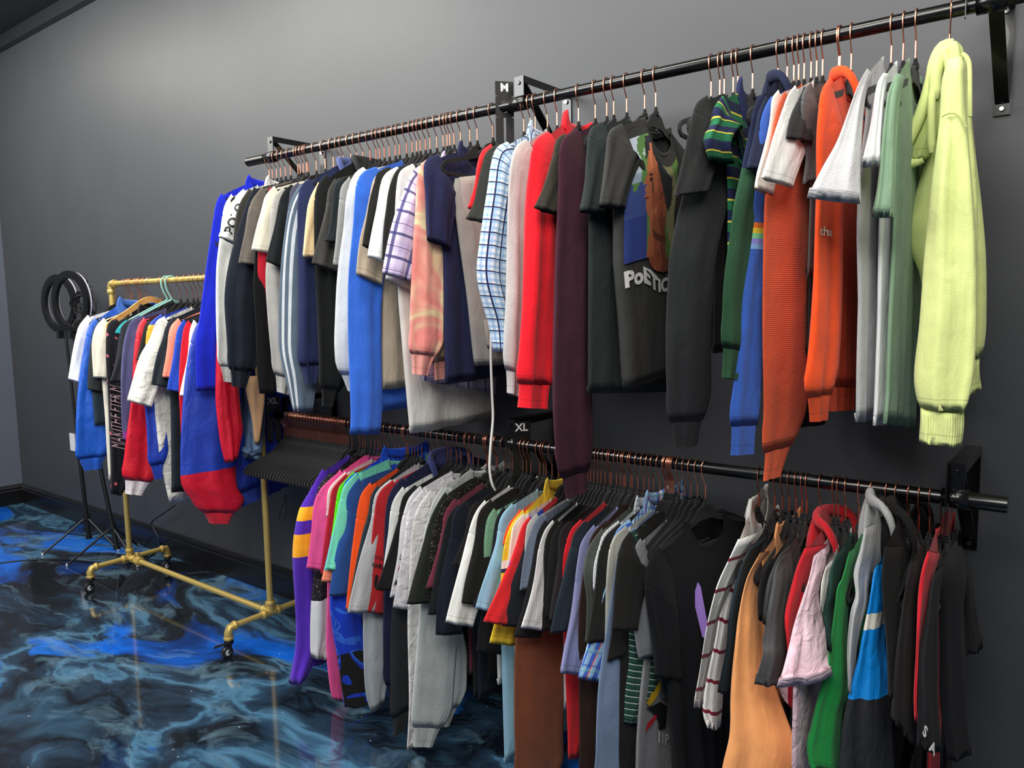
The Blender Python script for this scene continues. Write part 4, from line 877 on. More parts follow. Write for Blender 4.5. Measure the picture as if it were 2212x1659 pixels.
g(L,'blue, white and black windbreaker','#0a84d8','satin','L',[(1908,1203),(1894,1220),(1886,1241),(1879,1289),(1865,1359),(1853,1422),(1837,1483),(1821,1557),(1812,1690)],(1900,1690),phi=50,wmax=.26,mid=.22,bands=['#222225',(1845,1572,'#0a84d8'),(1845,1425,'#e4e1d2'),(1865,1362,'#0a84d8'),(1893,1212,'#e4e1d2')],collar='none',RE=[(1912,1215),(1919,1243),(1921,1289),(1915,1340),(1912,1391),(1920,1451),(1922,1494),(1927,1545),(1932,1680)])
g(L,'black hooded jacket','#121111','plain','C',[(1925,1135),(1910,1180),(1905,1240),(1908,1320),(1915,1400),(1918,1500)],(1945,1500),hood=1,phi=30,RE=[(1950,1180),(1945,1240),(1945,1320),(1950,1400),(1950,1500)])
g(L,'dark grey tee','#1b1b1c','plain','S',[(1980,1198),(1967,1215),(1960,1245),(1949,1308),(1940,1370),(1932,1440),(1924,1545)],(1980,1612),phi=45,wmax=.24,RE=[(1985,1205),(1985,1245),(1978,1310),(1977,1370),(1976,1440),(1980,1612)])
g(L,'red tee','#c40d22','plain','S',[(2022,1183),(2004,1190),(1992,1229),(1984,1277),(1981,1337),(1978,1422),(1974,1500),(1975,1554)],(1989,1556),phi=30,RE=[(2030,1195),(2022,1224),(2012,1265),(2003,1310),(1993,1362),(1988,1420),(1986,1500),(1988,1556)])
g(L,'black v-neck tee with white sleeve letters','#191a1d','plain','S',[(2026,1225),(2018,1238),(2010,1275),(2002,1325),(1990,1386),(1985,1440),(1984,1504),(1980,1607)],(2036,1622),phi=55,wmax=.26,vneck=1,N=[(2050,1500),(2052,1650)],Hm=(2098,1630),fl=.34,seam=.3,RE=[(2040,1215),(2032,1260),(2028,1300),(2027,1340),(2027,1410),(2026,1504),(2034,1622)],XP=[('front_panel',[(2022,1228),(2028,1300),(2030,1400),(2030,1500),(2040,1600),(2046,1640)],[(2066,1165),(2088,1240),(2080,1330),(2084,1450),(2090,1560),(2098,1622)],.1,None),('back_sleeve',[(2062,1175),(2078,1230),(2082,1320),(2086,1412)],[(2078,1180),(2094,1225),(2107,1295),(2124,1396)],-.02,None)])
# ---------------- brass pipe rack
g(GR,'white oversized tee','#dfe1e6','plain','S',[(217,669),(190,681),(167,709),(157,756),(148,820)],(170,838),wmax=.2)
g(GR,'blue nylon windbreaker','#1a5cc8','satin','C',[(245,655),(206,688),(192,706),(181,756),(172,801),(163,862),(160,922),(164,990),(178,1017)],(223,1011),collar='polo',collarhex='#3f6fc4',wmax=.22,mid=.18)
g(GR,'dark grey two-layer tee','#2a2c2d','plain','S',[(245,672),(218,690),(203,710),(196,740),(192,800),(190,842)],(213,852),bands=['#22303a',(196,855,'#2a2c2d')],N=[(200,870),(204,920)],Hm=(220,926))
g(GR,'cream heavyweight tee','#e7e0cc','plain','S',[(253,671),(224,686),(208,705),(202,735),(201,770),(201,816)],(220,822),N=[(222,850),(226,900),(231,1000),(234,1038)],Hm=(240,1040))
g(GR,'black shirt with vertical pink lettering','#0e0e17','floral','L',[(285,672),(252,690),(233,700),(229,760),(232,850),(235,950),(238,1065)],(262,1070),collar='shirt')
g(GR,'teal tank top','#12979a','plain','S',[(300,676),(272,690),(255,705),(250,720)],(262,726))
g(GR,'charcoal rack tee','#2b2c34','plain','S',[(302,680),(280,692),(265,705),(260,730),(248,780),(235,824)],(262,829))
g(GR,'purple ombre sweatshirt','#433f66','ombre','L',[(328,668),(300,680),(280,696),(268,741),(261,816),(261,907),(267,952)],(288,956))
g(GR,'red track jacket with white cuffs','#d8142a','satin','C',[(332,677),(310,686),(296,709),(286,771),(279,862),(272,922),(267,982),(265,1020),(268,1066)],(311,1070),wmax=.2,mid=.17,cuffhex='#e4dcdc')
g(GR,'black rack tee','#161616','plain','S',[(348,675),(324,690),(312,705),(305,740),(296,778)],(311,781))
g(GR,'royal blue jacket with gold panels','#1b3fb0','satin','C',[(378,665),(347,678),(328,692),(319,706),(314,745),(312,850),(316,920),(320,1000),(331,1036)],(353,1031),bands=['#1b3fb0',(314,750,'#f4b51e'),(319,706,'#1b3fb0')])
g(GR,'white cotton tee with wide sleeve','#e5e2d7','wrinkle','S',[(400,664),(354,683),(336,695),(322,735),(304,771),(289,819),(274,865)],(329,893),N=[(336,900),(347,1000),(368,1087)],Hm=(415,1082),wmax=.24,phi=25)
g(GR,'slate black long tee','#1b242b','plain','S',[(420,663),(373,683),(357,704),(351,732),(340,771),(327,831)],(363,841),N=[(368,860),(370,1064)],Hm=(404,1072))
g(GR,'coral pink tee','#f08a71','plain','S',[(425,669),(385,688),(367,709),(362,756),(351,816)],(367,822))
g(GR,'cobalt blue tee','#1c47ba','plain','S',[(430,673),(397,690),(381,715),(374,771),(362,843)],(387,854))
g(GR,'red long-sleeve tee','#d80f28','plain','L',[(432,678),(407,692),(396,715),(389,801),(387,862),(390,940),(393,1010)],(404,1012))
g(GR,'bone white tee','#e3ddd0','plain','S',[(447,670),(418,690),(409,720),(402,790),(391,856)],(403,866))
g(GR,'blue and red windbreaker with gathered cuff','#2243b2','satin','C',[(475,665),(434,685),(418,715),(411,750),(401,831),(392,922),(387,1010),(392,1052),(416,1082),(449,1130)],(499,1130),wmax=.24,mid=.24,bands=['#d81b34',(400,1030,'#2243b2')],cuffhex='#d81b34',ext=.22,N=[(500,1000),(505,1100)],Hm=(620,1050),bodyhex='#1f3ea8')
g(GR,'red shell jacket','#d0142e','satin','L',[(508,668),(478,690),(468,730),(466,845),(470,900),(478,960),(488,1000)],(499,990),mid=.1,len=.16,stemfix=538)
# ---------------- hang everything
def ideal_stem(row, tip_px):
    best = None
    for s in range(int(tip_px[0])-5, int(tip_px[0])+190):
        x = rod_x(row, s); yw, z = solve_yaw((x, row_y(row)), tip_px)
        e = abs(math.degrees(yw)-2)
        if best is None or e < best[0]: best = (e, s)
    return best[1]
def run_rows():
    idx = 0
    for row in 'ULG':
        gs = [q for q in SHIRTS if q['row'] == row]; last = 0; used = set(); st = STEMS[row]
        for q in gs:
            i_ = q.get('tipi', 1)
            if i_ == 2: q['E'] = [q['E'][0]]+q['E'][2:]
            ideal = ideal_stem(row, q['E'][1])
            c = [s for s in st if s > last and s not in used]
            s = min(c, key=lambda v: abs(v-ideal)) if c else None
            if 'stemfix' in q: s = q['stemfix']
            elif s is None or abs(s-ideal) > (20 if row != 'G' else 14): s = max(ideal, last+2.5)
            q['stem'] = s; used.add(s); last = s
        xs = [rod_x(row, q['stem']) for q in gs]
        # keep the shoulder tips in the same order as the hooks (shirts hang like pages, they do not cross)
        tips = []
        for k, q in enumerate(gs):
            yw, _z = solve_yaw((xs[k], row_y(row)), q['E'][1]); yw = max(min(yw, math.radians(38)), math.radians(-32)); tips.append(xs[k]+.212*math.sin(yw))
        GAP = .0105; bl = []
        for k, t_ in enumerate(tips):
            bl.append([t_-GAP*k, 1])
            while len(bl) > 1 and bl[-2][0] > bl[-1][0]:
                v2, n2 = bl.pop(); v1, n1 = bl.pop(); bl.append([(v1*n1+v2*n2)/(n1+n2), n1+n2])
        fit = [v for v, n_ in bl for _ in range(n_)]
        yaws = [math.asin(max(-.6, min(.62, (fit[k]+GAP*k-xs[k])/.212))) for k in range(len(gs))]
        for k, q in enumerate(gs): w_ = yaws[max(0, k-4):k+5]; q['beta0'] = sum(w_)/len(w_)
        for k, q in enumerate(gs):
            x = xs[k]; sp = min(x-xs[k-1] if k else .05, xs[k+1]-x if k < len(gs)-1 else .05); sp = max(sp, .012)
            yaw = yaws[k]; sp = max(.008, min(sp, (fit[k]-fit[k-1]+GAP) if k else .05, (fit[k+1]-fit[k]+GAP) if k < len(gs)-1 else .05))
            q['yaw'] = yaw; q['x'] = x
            rn = {'U': 'on the upper rod', 'L': 'on the lower rod', 'G': 'on the brass pipe rack'}[row]
            nb = []
            if k: nb = gs[k-1]['name']
            nx = gs[k+1]['name'] if k < len(gs)-1 else None
            def short(nm): return ' '.join(nm.split(' with ')[0].split(' fading ')[0].split(' worn ')[0].split()[:4])
            w1 = q['name'].split()
            if k == 0: pos = rn+', leftmost one, beside the '+short(nx)
            elif nx is None: pos = rn+', rightmost one, beside the '+short(nb)
            else: pos = rn+', just right of the '+short(nb)
            lab = ' '.join((q['name']+' '+pos).split()[:16]); q['label'] = lab
            n_ = q['name']; q['cat'] = 'hoodie' if 'hoodie' in n_ else 'sweater' if 'sweater' in n_ or 'cardigan' in n_ else 'sweatshirt' if 'sweatshirt' in n_ or 'fleece' in n_ or 'pullover' in n_ else 'jacket' if 'jacket' in n_ or 'windbreaker' in n_ else 't-shirt' if 'tee' in n_ else 'shirt'
            q['obj'] = q['cat'].replace('-', '_'); q['group'] = {'U': 'clothes on the upper wall rod', 'L': 'clothes on the lower wall rod', 'G': 'clothes on the brass pipe rack'}[row]
            idx += 1
            make_garment(q, (x, row_y(row), ROWZ[row]), yaw, idx, sp)
            if row == 'G' and q['name'].startswith('black shirt with vertical'): continue
            hanger(row, x, yaw, 'black velvet hanger with rose gold hook holding the '+' '.join(q['name'].split()[:7]), 'velvet hangers holding clothes')
        # spare hangers
        for s in st:
            if s in used: continue
            if row == 'G' and s in (314, 324, 360, 369): continue
            if row == 'L' and s < 758:
                hanger(row, rod_x(row, s), math.radians(5+1.5*math.sin(s)), 'empty black velvet hanger in the tight bunch at left end of lower rod', 'empty hangers bunched at the lower rod left end'); continue
            x = rod_x(row, s)
            if min(abs(q['x']-x) for q in gs) < .0055: continue
            yw = [q['yaw'] for q in sorted(gs, key=lambda q: abs(q['stem']-s))[:2]]
            if row == 'U' and s == 1064: continue
            hanger(row, x, sum(yw)/2, {'U': 'black velvet hanger with rose gold hook squeezed between shirts on upper rod', 'L': 'black velvet hanger with rose gold hook squeezed between shirts on lower rod', 'G': 'black velvet hanger among the clothes on the brass pipe rack'}[row],
                   {'U': 'spare hangers on the upper rod', 'L': 'spare hangers between shirts on the lower rod', 'G': 'spare hangers on the brass rack'}[row])
run_rows()
# ------------------------------------------------------------------ lofted cloth pieces given by their two edges
# ------------------------------------------------------------------ lime hoodie at the right end of the upper rod
hx = rod_x('U', 2054)
lime = empty('hoodie', (hx, -ROD_OFF, ZU), 0, 'pale lime green fleece hoodie, rightmost garment on the upper rod', 'hoodie', 'clothes on the upper wall rod')
LM = fabric('#d2dd8e', 'fleece'); LR = fabric('#d2dd8e', 'rib')
panel('sleeve', [((2093, 150), (2098, 170)), ((2070, 230), (2100, 250)), ((2060, 330), (2109, 340)), ((2050, 440), (2120, 430)), ((2050, 560), (2130, 550)), ((2050, 680), (2131, 680)), ((2060, 740), (2127, 740)), ((2075, 768), (2119, 768))], at_y(-.12), VIEWN, .03, LM, lime, wave=.08)
panel('cuff', [((2078, 766), (2117, 768)), ((2076, 810), (2116, 806)), ((2078, 858), (2119, 840))], at_y(-.12), VIEWN, .022, LR, lime, 8)
panel('body', [((2042, 118), (2084, 118)), ((2020, 200), (2092, 200)), ((2002, 290), (2098, 290)), ((1990, 370), (2104, 360)), ((1972, 440), (2110, 440)), ((1957, 490), (2112, 500)), ((1966, 545), (2112, 560)), ((1985, 590), (2110, 620)), ((1996, 660), (2106, 700)), ((2004, 750), (2100, 780))], at_y(-.27), VIEWN, .05, LM, lime, 34, wave=.05)
panel('sleeve', [((2046, 128), (2080, 122)), ((2034, 180), (2084, 180)), ((2030, 250), (2090, 268)), ((2021, 330), (2097, 350)), ((2010, 420), (2104, 440)), ((1996, 560), (2110, 560)), ((1986, 700), (2109, 700)), ((1975, 800), (2103, 800)), ((1978, 850), (2092, 858)), ((1987, 880), (2083, 884))], at_y(-.49), VIEWN, .038, LM, lime, 40, wave=.06)
panel('cuff', [((1988, 878), (2082, 882)), ((1987, 915), (2083, 920)), ((1985, 954), (2078, 963))], at_y(-.49), VIEWN, .028, LR, lime, 9)
seam = [on_y(x, y, -.534) for x, y in ((2034, 252), (2050, 245), (2066, 247), (2080, 262), (2089, 275))]
MB().tube([s_-np.array(lime.location) for s_ in spline(seam, 16)], .0016, 6).build('shoulder_seam', fabric('#a9b56c', 'rib'), lime, True)
m = MB()
for pts, r, y in (([(2060, 90), (2038, 96), (2020, 130), (2008, 185), (1988, 248), (1964, 300), (1950, 326), (1952, 346), (1972, 353), (1994, 346)], .0125, -.33),
               ([(2020, 215), (2021, 165), (2032, 125), (2052, 104), (2074, 104)], .013, -.34),
               ([(2012, 330), (2012, 240), (2014, 190)], .008, -.35)):
    P = [on_y(x, q, y)-np.array(lime.location) for x, q in pts]; P = spline(P, 30); m.tube(P, [r*min(1, .5+i*.15, .5+(29-i)*.15) for i in range(30)], 12)
m.build('hood_rim', LM, lime, True)
panel('hood', [((2030, 112), (2078, 102)), ((2012, 170), (2072, 150)), ((2000, 225), (2044, 220)), ((1980, 285), (2024, 290)), ((1962, 330), (2008, 335)), ((1966, 348), (1998, 345))], at_y(-.31), VIEWN, .022, fabric('#b9c67a', 'fleece'), lime, 24)
panel('hood_peak', [((2046, 96), (2066, 94)), ((2034, 112), (2079, 106)), ((2033, 135), (2082, 125)), ((2040, 160), (2080, 160))], at_y(-.33), VIEWN, .034, LM, lime, 14)
MB().tube([p-np.array(lime.location) for p in spline([on_y(x, y, -.36) for x, y in ((2078, 116), (2088, 124), (2094, 142), (2095, 190), (2095, 252))], 24)], .0045, 8).build('drawstring', LM, lime, True)
hanger('U', hx, math.radians(10), 'black velvet hanger with rose gold hook holding the lime hoodie', 'velvet hangers holding clothes')
# ------------------------------------------------------------------ sweatpants over a hanger bar
px_ = rod_x('U', 1064); yw, zt = solve_yaw((px_, -ROD_OFF), (957, 372)); yw = max(min(yw, .5), -.3)
hanger('U', px_, yw, 'black velvet hanger with its bare tip showing, carrying grey sweatpants', 'velvet hangers holding clothes')
pants = empty('sweatpants', (px_, -ROD_OFF, ZU), 0, 'grey fleece sweatpants folded over a hanger bar, long white drawstring hanging', 'sweatpants')
nP = np.array([math.cos(yw), math.sin(yw), 0]); dP = np.array([math.sin(yw), -math.cos(yw), 0])
def onpl(px): q = in_plane(px, (px_, -ROD_OFF), yw); return np.array([px_, -ROD_OFF, 0])+dP*q[0]+np.array([0, 0, q[1]])
GP = fabric('#a8a099', 'fleece'); GP2 = fabric('#9a9892', 'fleece')
def onpl_o(o): return lambda px: onpl(px)+nP*o
panel('leg', [((984, 385), (1090, 372)), ((981, 420), (1090, 420)), ((990, 490), (1095, 490)), ((1000, 560), (1100, 560)), ((1011, 640), (1105, 640)), ((1022, 740), (1110, 740)), ((1028, 790), (1112, 785))], onpl_o(-.004), nP, .022, GP2, pants, 26, wave=.12)
panel('leg', [((986, 384), (1092, 372)), ((990, 410), (1092, 410)), ((1000, 460), (1095, 460)), ((1022, 505), (1096, 505)), ((1042, 545), (1096, 545))], onpl_o(.012), nP, .018, GP, pants, 20, wave=.1)
panel('waistband', [((1036, 690), (1104, 690)), ((1038, 720), (1108, 720)), ((1044, 750), (1110, 750))], onpl_o(.02), nP, .016, fabric('#a8a099', 'rib'), pants, 8)
MB().tube([p-np.array(pants.location) for p in spline([onpl(q)+nP*.05 for q in ((1050, 700), (1040, 712), (1038, 760), (1041, 850), (1043, 900), (1038, 960), (1036, 1010), (1043, 1045), (1056, 1062), (1072, 1060))], 40)], .0042, 8).build('drawstring', fabric('#e4e2dc', 'rib'), pants, True)
# ------------------------------------------------------------------ brass pipe rack
GX0, GX1, GY = -4.135, -2.862, -.35
rack = empty('garment_rack', ((GX0+GX1)/2, GY, 0), 0, 'brass coloured pipe garment rack on black casters, carrying clothes', 'garment rack')
O = np.array(rack.location); pr = .0135; zt_, zb_ = 1.597, .125
def T(a, b, r=pr, n=16): m_ = MB(); m_.tube([np.array(a)-O, np.array(b)-O], r, n); return m_
T((GX0, GY, zt_), (GX1, GY, zt_)).build('top_rail', GOLD, rack, True)
T((GX0, GY, zb_), (GX1, GY, zb_)).build('bottom_rail', GOLD, rack, True)
def collar(m_, c, ax, r=.019, l=.02):
    m_.lathe(np.array(c)-O, [(r*.92, -l/2), (r, -l/2+.003), (r, l/2-.003), (r*.92, l/2)], 18, ax)
for gx in (GX0, GX1):
    s_ = 1 if gx == GX0 else -1
    T((gx, GY, zb_), (gx, GY, zt_)).build('post', GOLD, rack, True)
    m = MB(); m.tube([(gx-O[0], 0, zt_-.04), (gx-O[0], 0, zt_-.008), (gx+s_*.008-O[0], 0, zt_), (gx+s_*.04-O[0], 0, zt_)], .0175, 16); collar(m, (gx, GY, zt_-.04), 'Z', .021); collar(m, (gx+s_*.04, GY, zt_), 'X', .021); m.build('elbow_fitting', GOLD, rack, True)
    m = MB(); m.tube([(gx-O[0], 0, zb_-.003), (gx-O[0], 0, zb_+.04)], .0175, 16); m.tube([(gx-O[0], -.035, zb_), (gx-O[0], .035, zb_)], .0178, 16); m.tube([(gx-O[0], 0, zb_), (gx+s_*.045-O[0], 0, zb_)], .0175, 16)
    for c_, ax in (((gx, GY, zb_+.042), 'Z'), ((gx, GY-.036, zb_), 'Y'), ((gx, GY+.036, zb_), 'Y'), ((gx+s_*.045, GY, zb_), 'X')): collar(m, c_, ax, .0215, .016)
    m.build('cross_fitting', GOLD, rack, True)
    if gx == GX0:
        m = MB(); m.lathe((gx+.1-O[0], 0, zb_), [(.018, -.022), (.024, -.02), (.024, -.006), (.021, -.004), (.021, .004), (.024, .006), (.024, .02), (.018, .022)], 8, 'X'); m.build('union_coupling', GOLD, rack)
    for sy in (-1, 1):
        ye = GY+sy*.2
        T((gx, GY, zb_), (gx, ye, zb_)).build('foot_pipe', GOLD, rack, True)
        m = MB(); m.tube([(gx-O[0], ye-O[1]-sy*.022, zb_), (gx-O[0], ye-O[1], zb_-.002), (gx-O[0], ye-O[1]+sy*.008, zb_-.02), (gx-O[0], ye-O[1]+sy*.008, zb_-.042)], .0175, 16); collar(m, (gx, ye-sy*.022, zb_), 'Y', .021, .014); collar(m, (gx, ye+sy*.008, zb_-.044), 'Z', .021, .012); m.build('elbow_fitting', GOLD, rack, True)
        cy = ye+sy*.008; ca = MB(); ca.lathe((gx-O[0], cy-O[1], 0), [(.009, .082), (.016, .078), (.019, .07), (.02, .06), (.014, .055)], 16)
        ca.bar((gx-O[0]-.014, cy-O[1], .066), (gx-O[0]-.014, cy-O[1]-.012, .024), .022, .003); ca.bar((gx-O[0]+.014, cy-O[1], .066), (gx-O[0]+.014, cy-O[1]-.012, .024), .022, .003)
        if sy < 0 and gx == GX1: ca.bar((gx-O[0], cy-O[1]-.006, .06), (gx-O[0]-.03, cy-O[1]-.05, .05), .02, .004)
        cst = ca.build('caster', PLBLK, rack, True)
        MB().lathe((gx-O[0], cy-O[1]-.012, .025), [(.018, -.011), (.024, -.0095), (.025, -.006), (.025, .006), (.024, .0095), (.018, .011)], 24, 'X').build('wheel', simple('clear_grey_wheel', '#2a2c2e', .2), cst, True)
        m = MB(); m.lathe((gx-O[0], cy-O[1]-.012, .025), [(.013, -.0125), (.013, .0125)], 20, 'X'); m.build('hub', RUBBER, cst, True)
# special hangers on the rack
def wooden(px, tip, label):
    x = rod_x('G', px); yw, z = solve_yaw((x, GY), tip, .22); r = empty('wooden_hanger', (x, GY, zt_), yw, label, 'hanger')
    hk = [(0, .020*math.cos(a), .020*math.sin(a)) for a in np.linspace(math.radians(-20), math.radians(185), 16)]+[(0, -.016, -.022), (0, -.005, -.038), (0, 0, -.05), (0, 0, -.075)]
    MB().tube(hk, .0017, 8).build('hook', CHROME, r, True)
    P = spline([(0, -.072, .030), (.03, -.078, .030), (.07, -.10, .03), (.12, -.135, .026), (.17, -.165, .024), (.205, -.188, .026), (.222, -.205, .018)], 30); m = MB(); v = []
    for sgn in (-1, 1):
        v = []
        for u, z_, w_ in P:
            for q in ((-.0065, 0), (.0065, 0), (.0065, -w_), (-.0065, -w_)): v.append((q[0], sgn*u, z_+q[1]))
        f = []
        for i in range(29):
            a = 4*i; f += [(a+k, a+(k+1) % 4, a+4+(k+1) % 4, a+4+k) for k in range(4)]
        f += [(0, 1, 2, 3), (116, 117, 118, 119)]; m.add(v, f)
    m.build('shoulder_arm', WOOD, r); MB().tube([(0, -.19, -.205), (0, .19, -.205)], .005, 10).build('trouser_bar', WOOD, r, True)
wooden(324, (230, 692), 'light wooden hanger with chrome hook near left end of brass rack')
def mint(px, tip, label):
    x = rod_x('G', px); yw, z = solve_yaw((x, GY), tip, .2); r = empty('plastic_hanger', (x, GY, zt_), yw, label, 'hanger', 'mint green tube hangers')
    hk = [(0, .027*math.cos(a), .027*math.sin(a)-.008) for a in np.linspace(math.radians(0), math.radians(180), 16)]+[(0, -.026, -.03), (0, -.018, -.055), (0, -.004, -.08), (0, 0, -.095)]
    MB().tube(hk, .004, 10).build('hook', MINT, r, True)
    P = spline([(0, 0, -.092), (0, -.06, -.12), (0, -.13, -.155), (0, -.19, -.188), (0, -.205, -.21), (0, -.19, -.228), (0, 0, -.228), (0, .19, -.228), (0, .205, -.21), (0, .19, -.188), (0, .13, -.155), (0, .06, -.12), (0, 0, -.092)], 60)
    MB().tube(P, .0042, 10).build('frame', MINT, r, True)
mint(360, (272, 694), 'mint green plastic tube hanger, left one of the two on brass rack'); mint(369, (280, 694), 'mint green plastic tube hanger, right one of the two on brass rack')
# ------------------------------------------------------------------ denim, white piece and blue nylon behind the right post
jn = empty('denim_jacket', on_y(525, 860, -.36), 0, 'folded ripped blue denim hanging at right end of brass rack', 'denim')
DN = fabric('#2c4a6c', 'denim')
panel('panel', [((486, 815), (570, 812)), ((490, 860), (570, 860)), ((496, 920), (572, 915)), ((497, 985), (566, 992))], at_y(-.38), VIEWN, .03, DN, jn, 22, wave=.16)
panel('ripped_patch', [((526, 812), (570, 812)), ((536, 860), (571, 860)), ((546, 910), (566, 910)), ((553, 958), (560, 958))], at_y(-.405), VIEWN, .012, fabric('#c79c70', 'fleece'), jn, 16, wave=.1)
panel('waistband', [((497, 945), (520, 950)), ((510, 968), (540, 975)), ((530, 990), (566, 978))], at_y(-.40), VIEWN, .014, DN, jn, 12, wave=.1)
wt = empty('white_top', on_y(520, 990, -.33), 0, 'white cloth hem peeking below the ripped denim', 'top')
panel('hem', [((496, 960), (560, 960)), ((496, 985), (562, 985)), ((497, 1002), (545, 1008))], at_y(-.34), VIEWN, .015, fabric('#d4d5cf', 'plain'), wt, 8)
# ------------------------------------------------------------------ ring lights on tripods
def tripod(hub, top, feet, label, lean):
    hub = np.array(hub); top = np.array(top); base = empty('tripod_stand', (hub[0], hub[1], 0), 0, label, 'tripod', 'ring light stands'); o_ = np.array(base.location)
    ax = (top-hub)/np.linalg.norm(top-hub)
    m = MB(); m.tube([hub-ax*.13-o_, hub+ax*.4-o_], .012, 14); m.build('lower_pole', PLBLK, base, True)
    m = MB(); m.tube([hub+ax*.38-o_, top-o_], .0085, 14); m.build('upper_pole', PLBLK, base, True)
    m = MB(); m.tube([hub+ax*.36-o_, hub+ax*.40-o_], .017, 14); m.tube([hub+ax*.37-o_, hub+ax*.37-o_+np.array([.03, -.012, 0])], .006, 8); m.build('clamp', PLBLK, base, True)
    MB().tube([hub-ax*.015-o_, hub+ax*.02-o_], .02, 14).build('leg_hub', PLBLK, base, True); MB().tube([hub-ax*.135-o_, hub-ax*.11-o_], .018, 14).build('brace_hub', PLBLK, base, True)
    for fpt in feet:
        fpt = np.array(fpt); mid = hub*.55+fpt*.45; lo = hub-ax*.12
        L_ = MB(); L_.tube([hub-o_, fpt-o_], .0065, 10); lg = L_.build('leg', PLBLK, base, True)
        MB().tube([lo-o_, mid-o_], .004, 8).build('brace', PLBLK, base, True)
        MB().lathe(fpt-o_, [(.006, -.005), (.0075, 0), (.006, .009)], 12).build('rubber_foot', RUBBER, lg, True)
    return base
h1 = on_y(187, 1117, -.2); f1 = on_z(92, 1198, .006)
def feet(h, f):
    d0 = f[:2]-h[:2]; out = [f]
    for k in (1, 2):
        a = math.radians(120*k); out.append(np.array([h[0]+d0[0]*math.cos(a)-d0[1]*math.sin(a), h[1]+d0[0]*math.sin(a)+d0[1]*math.cos(a), .006]))
    return out
h1 = on_y(187, 1117, -.22); h2 = on_y(243, 1138, -.24)
f1 = feet(h1, on_z(92, 1198, .006)); f2 = feet(h2, on_z(145, 1221, .006))
for ff in (f1, f2):
    for k in range(3): ff[k] = np.array([ff[k][0], min(ff[k][1], -.03), .006])
t1 = on_y(141, 716, -.22); t2 = on_y(156, 716, -.26)
tripod(h1, t1, f1, 'black tripod stand nearer the left wall corner, holding a ring light', 0)
tripod(h2, t2, f2, 'black tripod stand leaning beside the brass rack, holding a ring light', 0)
LED = simple('frosted_white_diffuser', '#d9d7ee', .35)
def ring_light(c, ang, label):
    r = empty('ring_light', c, 0, label, 'ring light', 'round ring lights'); a = math.radians(ang); ax = np.array([math.cos(a), math.sin(a), 0]); sd = np.array([-math.sin(a), math.cos(a), 0])
    def ringm(r0, r1, t0, t1, n=48):
        v = []; f = []; pr_ = [(r0, t0), (r1, t0), (r1, t1), (r0, t1)]
        for k in range(n):
            q = 2*math.pi*k/n
            for rr, tt in pr_: v.append(sd*rr*math.cos(q)+np.array([0, 0, rr*math.sin(q)])+ax*tt)
        for k in range(n):
            for j in range(4): f.append((k*4+j, k*4+(j+1) % 4, ((k+1) % n)*4+(j+1) % 4, ((k+1) % n)*4+j))
        return MB().add(v, f)
    ringm(.142, .18, -.010, .008).build('housing', simple('glossy_black_shell', '#0c0c0d', .22), r)
    ringm(.147, .176, -.022, -.009).build('diffuser', LED, r)
    ringm(.136, .142, -.012, .006).build('inner_rim', PLBLK, r)
    m = MB(); m.box((-.018, -.02, -.215), (.018, .02, -.165)); m.build('mount', PLBLK, r)
c1 = on_y(127, 656, -.20); c2 = on_y(152, 652, -.28)
ring_light(c1, -82, 'left of the two black ring lights near the wall corner')
ring_light(c2, -82, 'right of the two black ring lights, a cable tangle behind it')
R_ = random.Random(4); cc = on_y(180, 655, -.18); m = MB(); P = []
for k in range(70):
    a = k*1.05+R_.uniform(-.3, .3); rr = R_.uniform(.05, .12); P.append((rr*math.cos(a)*1.1, R_.uniform(-.035, .035), rr*math.sin(a)*1.05+R_.uniform(-.02, .02)))
m.tube(spline(P, 420), .0028, 6)
m.tube(spline([(-.1, 0, -.05), (-.17, 0, -.16), (-.14, 0, -.25)], 12), .0028, 6); m.tube(spline([(-.02, 0, -.1), (-.1, .01, -.24), (-.09, .01, -.5), (-.06, 0, -.9)], 24), .003, 6)
cb = m.build('cable_tangle', CORD, None, True); cb.location = cc; tag(cb, 'tangled bundle of black cables hanging behind the ring lights', 'cable')
# ------------------------------------------------------------------ small things
pl = on_y(158, 955, 0); o = empty('outlet_cover', (pl[0], 0, pl[2]), 0, 'white outlet cover plate on the grey wall beside the blue windbreaker', 'outlet')
m = MB(); m.box((-.038, -.006, -.06), (.038, 0, .06)); m.build('plate', WHITEPL, o)
m = MB(); m.lathe((0, -.006, .03), [(.003, -.001), (.004, .001)], 8, 'Y'); m.lathe((0, -.006, -.03), [(.003, -.001), (.004, .001)], 8, 'Y'); m.build('screw', CHROME, o)
def cable(pts, r, label, name='floor_cable'):
    ob = MB().tube(spline(pts, 50), r, 8).build(name, CORD, None, True); tag(ob, label, 'cable'); return ob
cable([on_z(x, y, .005) for x, y in ((-60, 1226), (0, 1216), (60, 1210), (130, 1208), (190, 1213), (262, 1219), (300, 1208), (345, 1186))], .004, 'black cable lying across the blue floor under the tripods')
cable([on_y(378, 1092, -.05), on_y(352, 1110, -.05), on_y(328, 1128, -.05), on_y(335, 1148, -.05), on_y(345, 1168, -.05), on_z(344, 1185, .005), on_z(330, 1198, .005), on_z(318, 1206, .005)], .004, 'black cord dropping from behind the clothes to the floor', 'power_cord')
lp = [on_y(x, y, -.2) for x, y in ((616, 1068), (612, 1090), (604, 1112), (606, 1126), (614, 1122), (618, 1095), (618, 1068))]
cable(lp, .0016, 'thin black cord loop hanging under the bunched empty hangers', 'cord_loop')
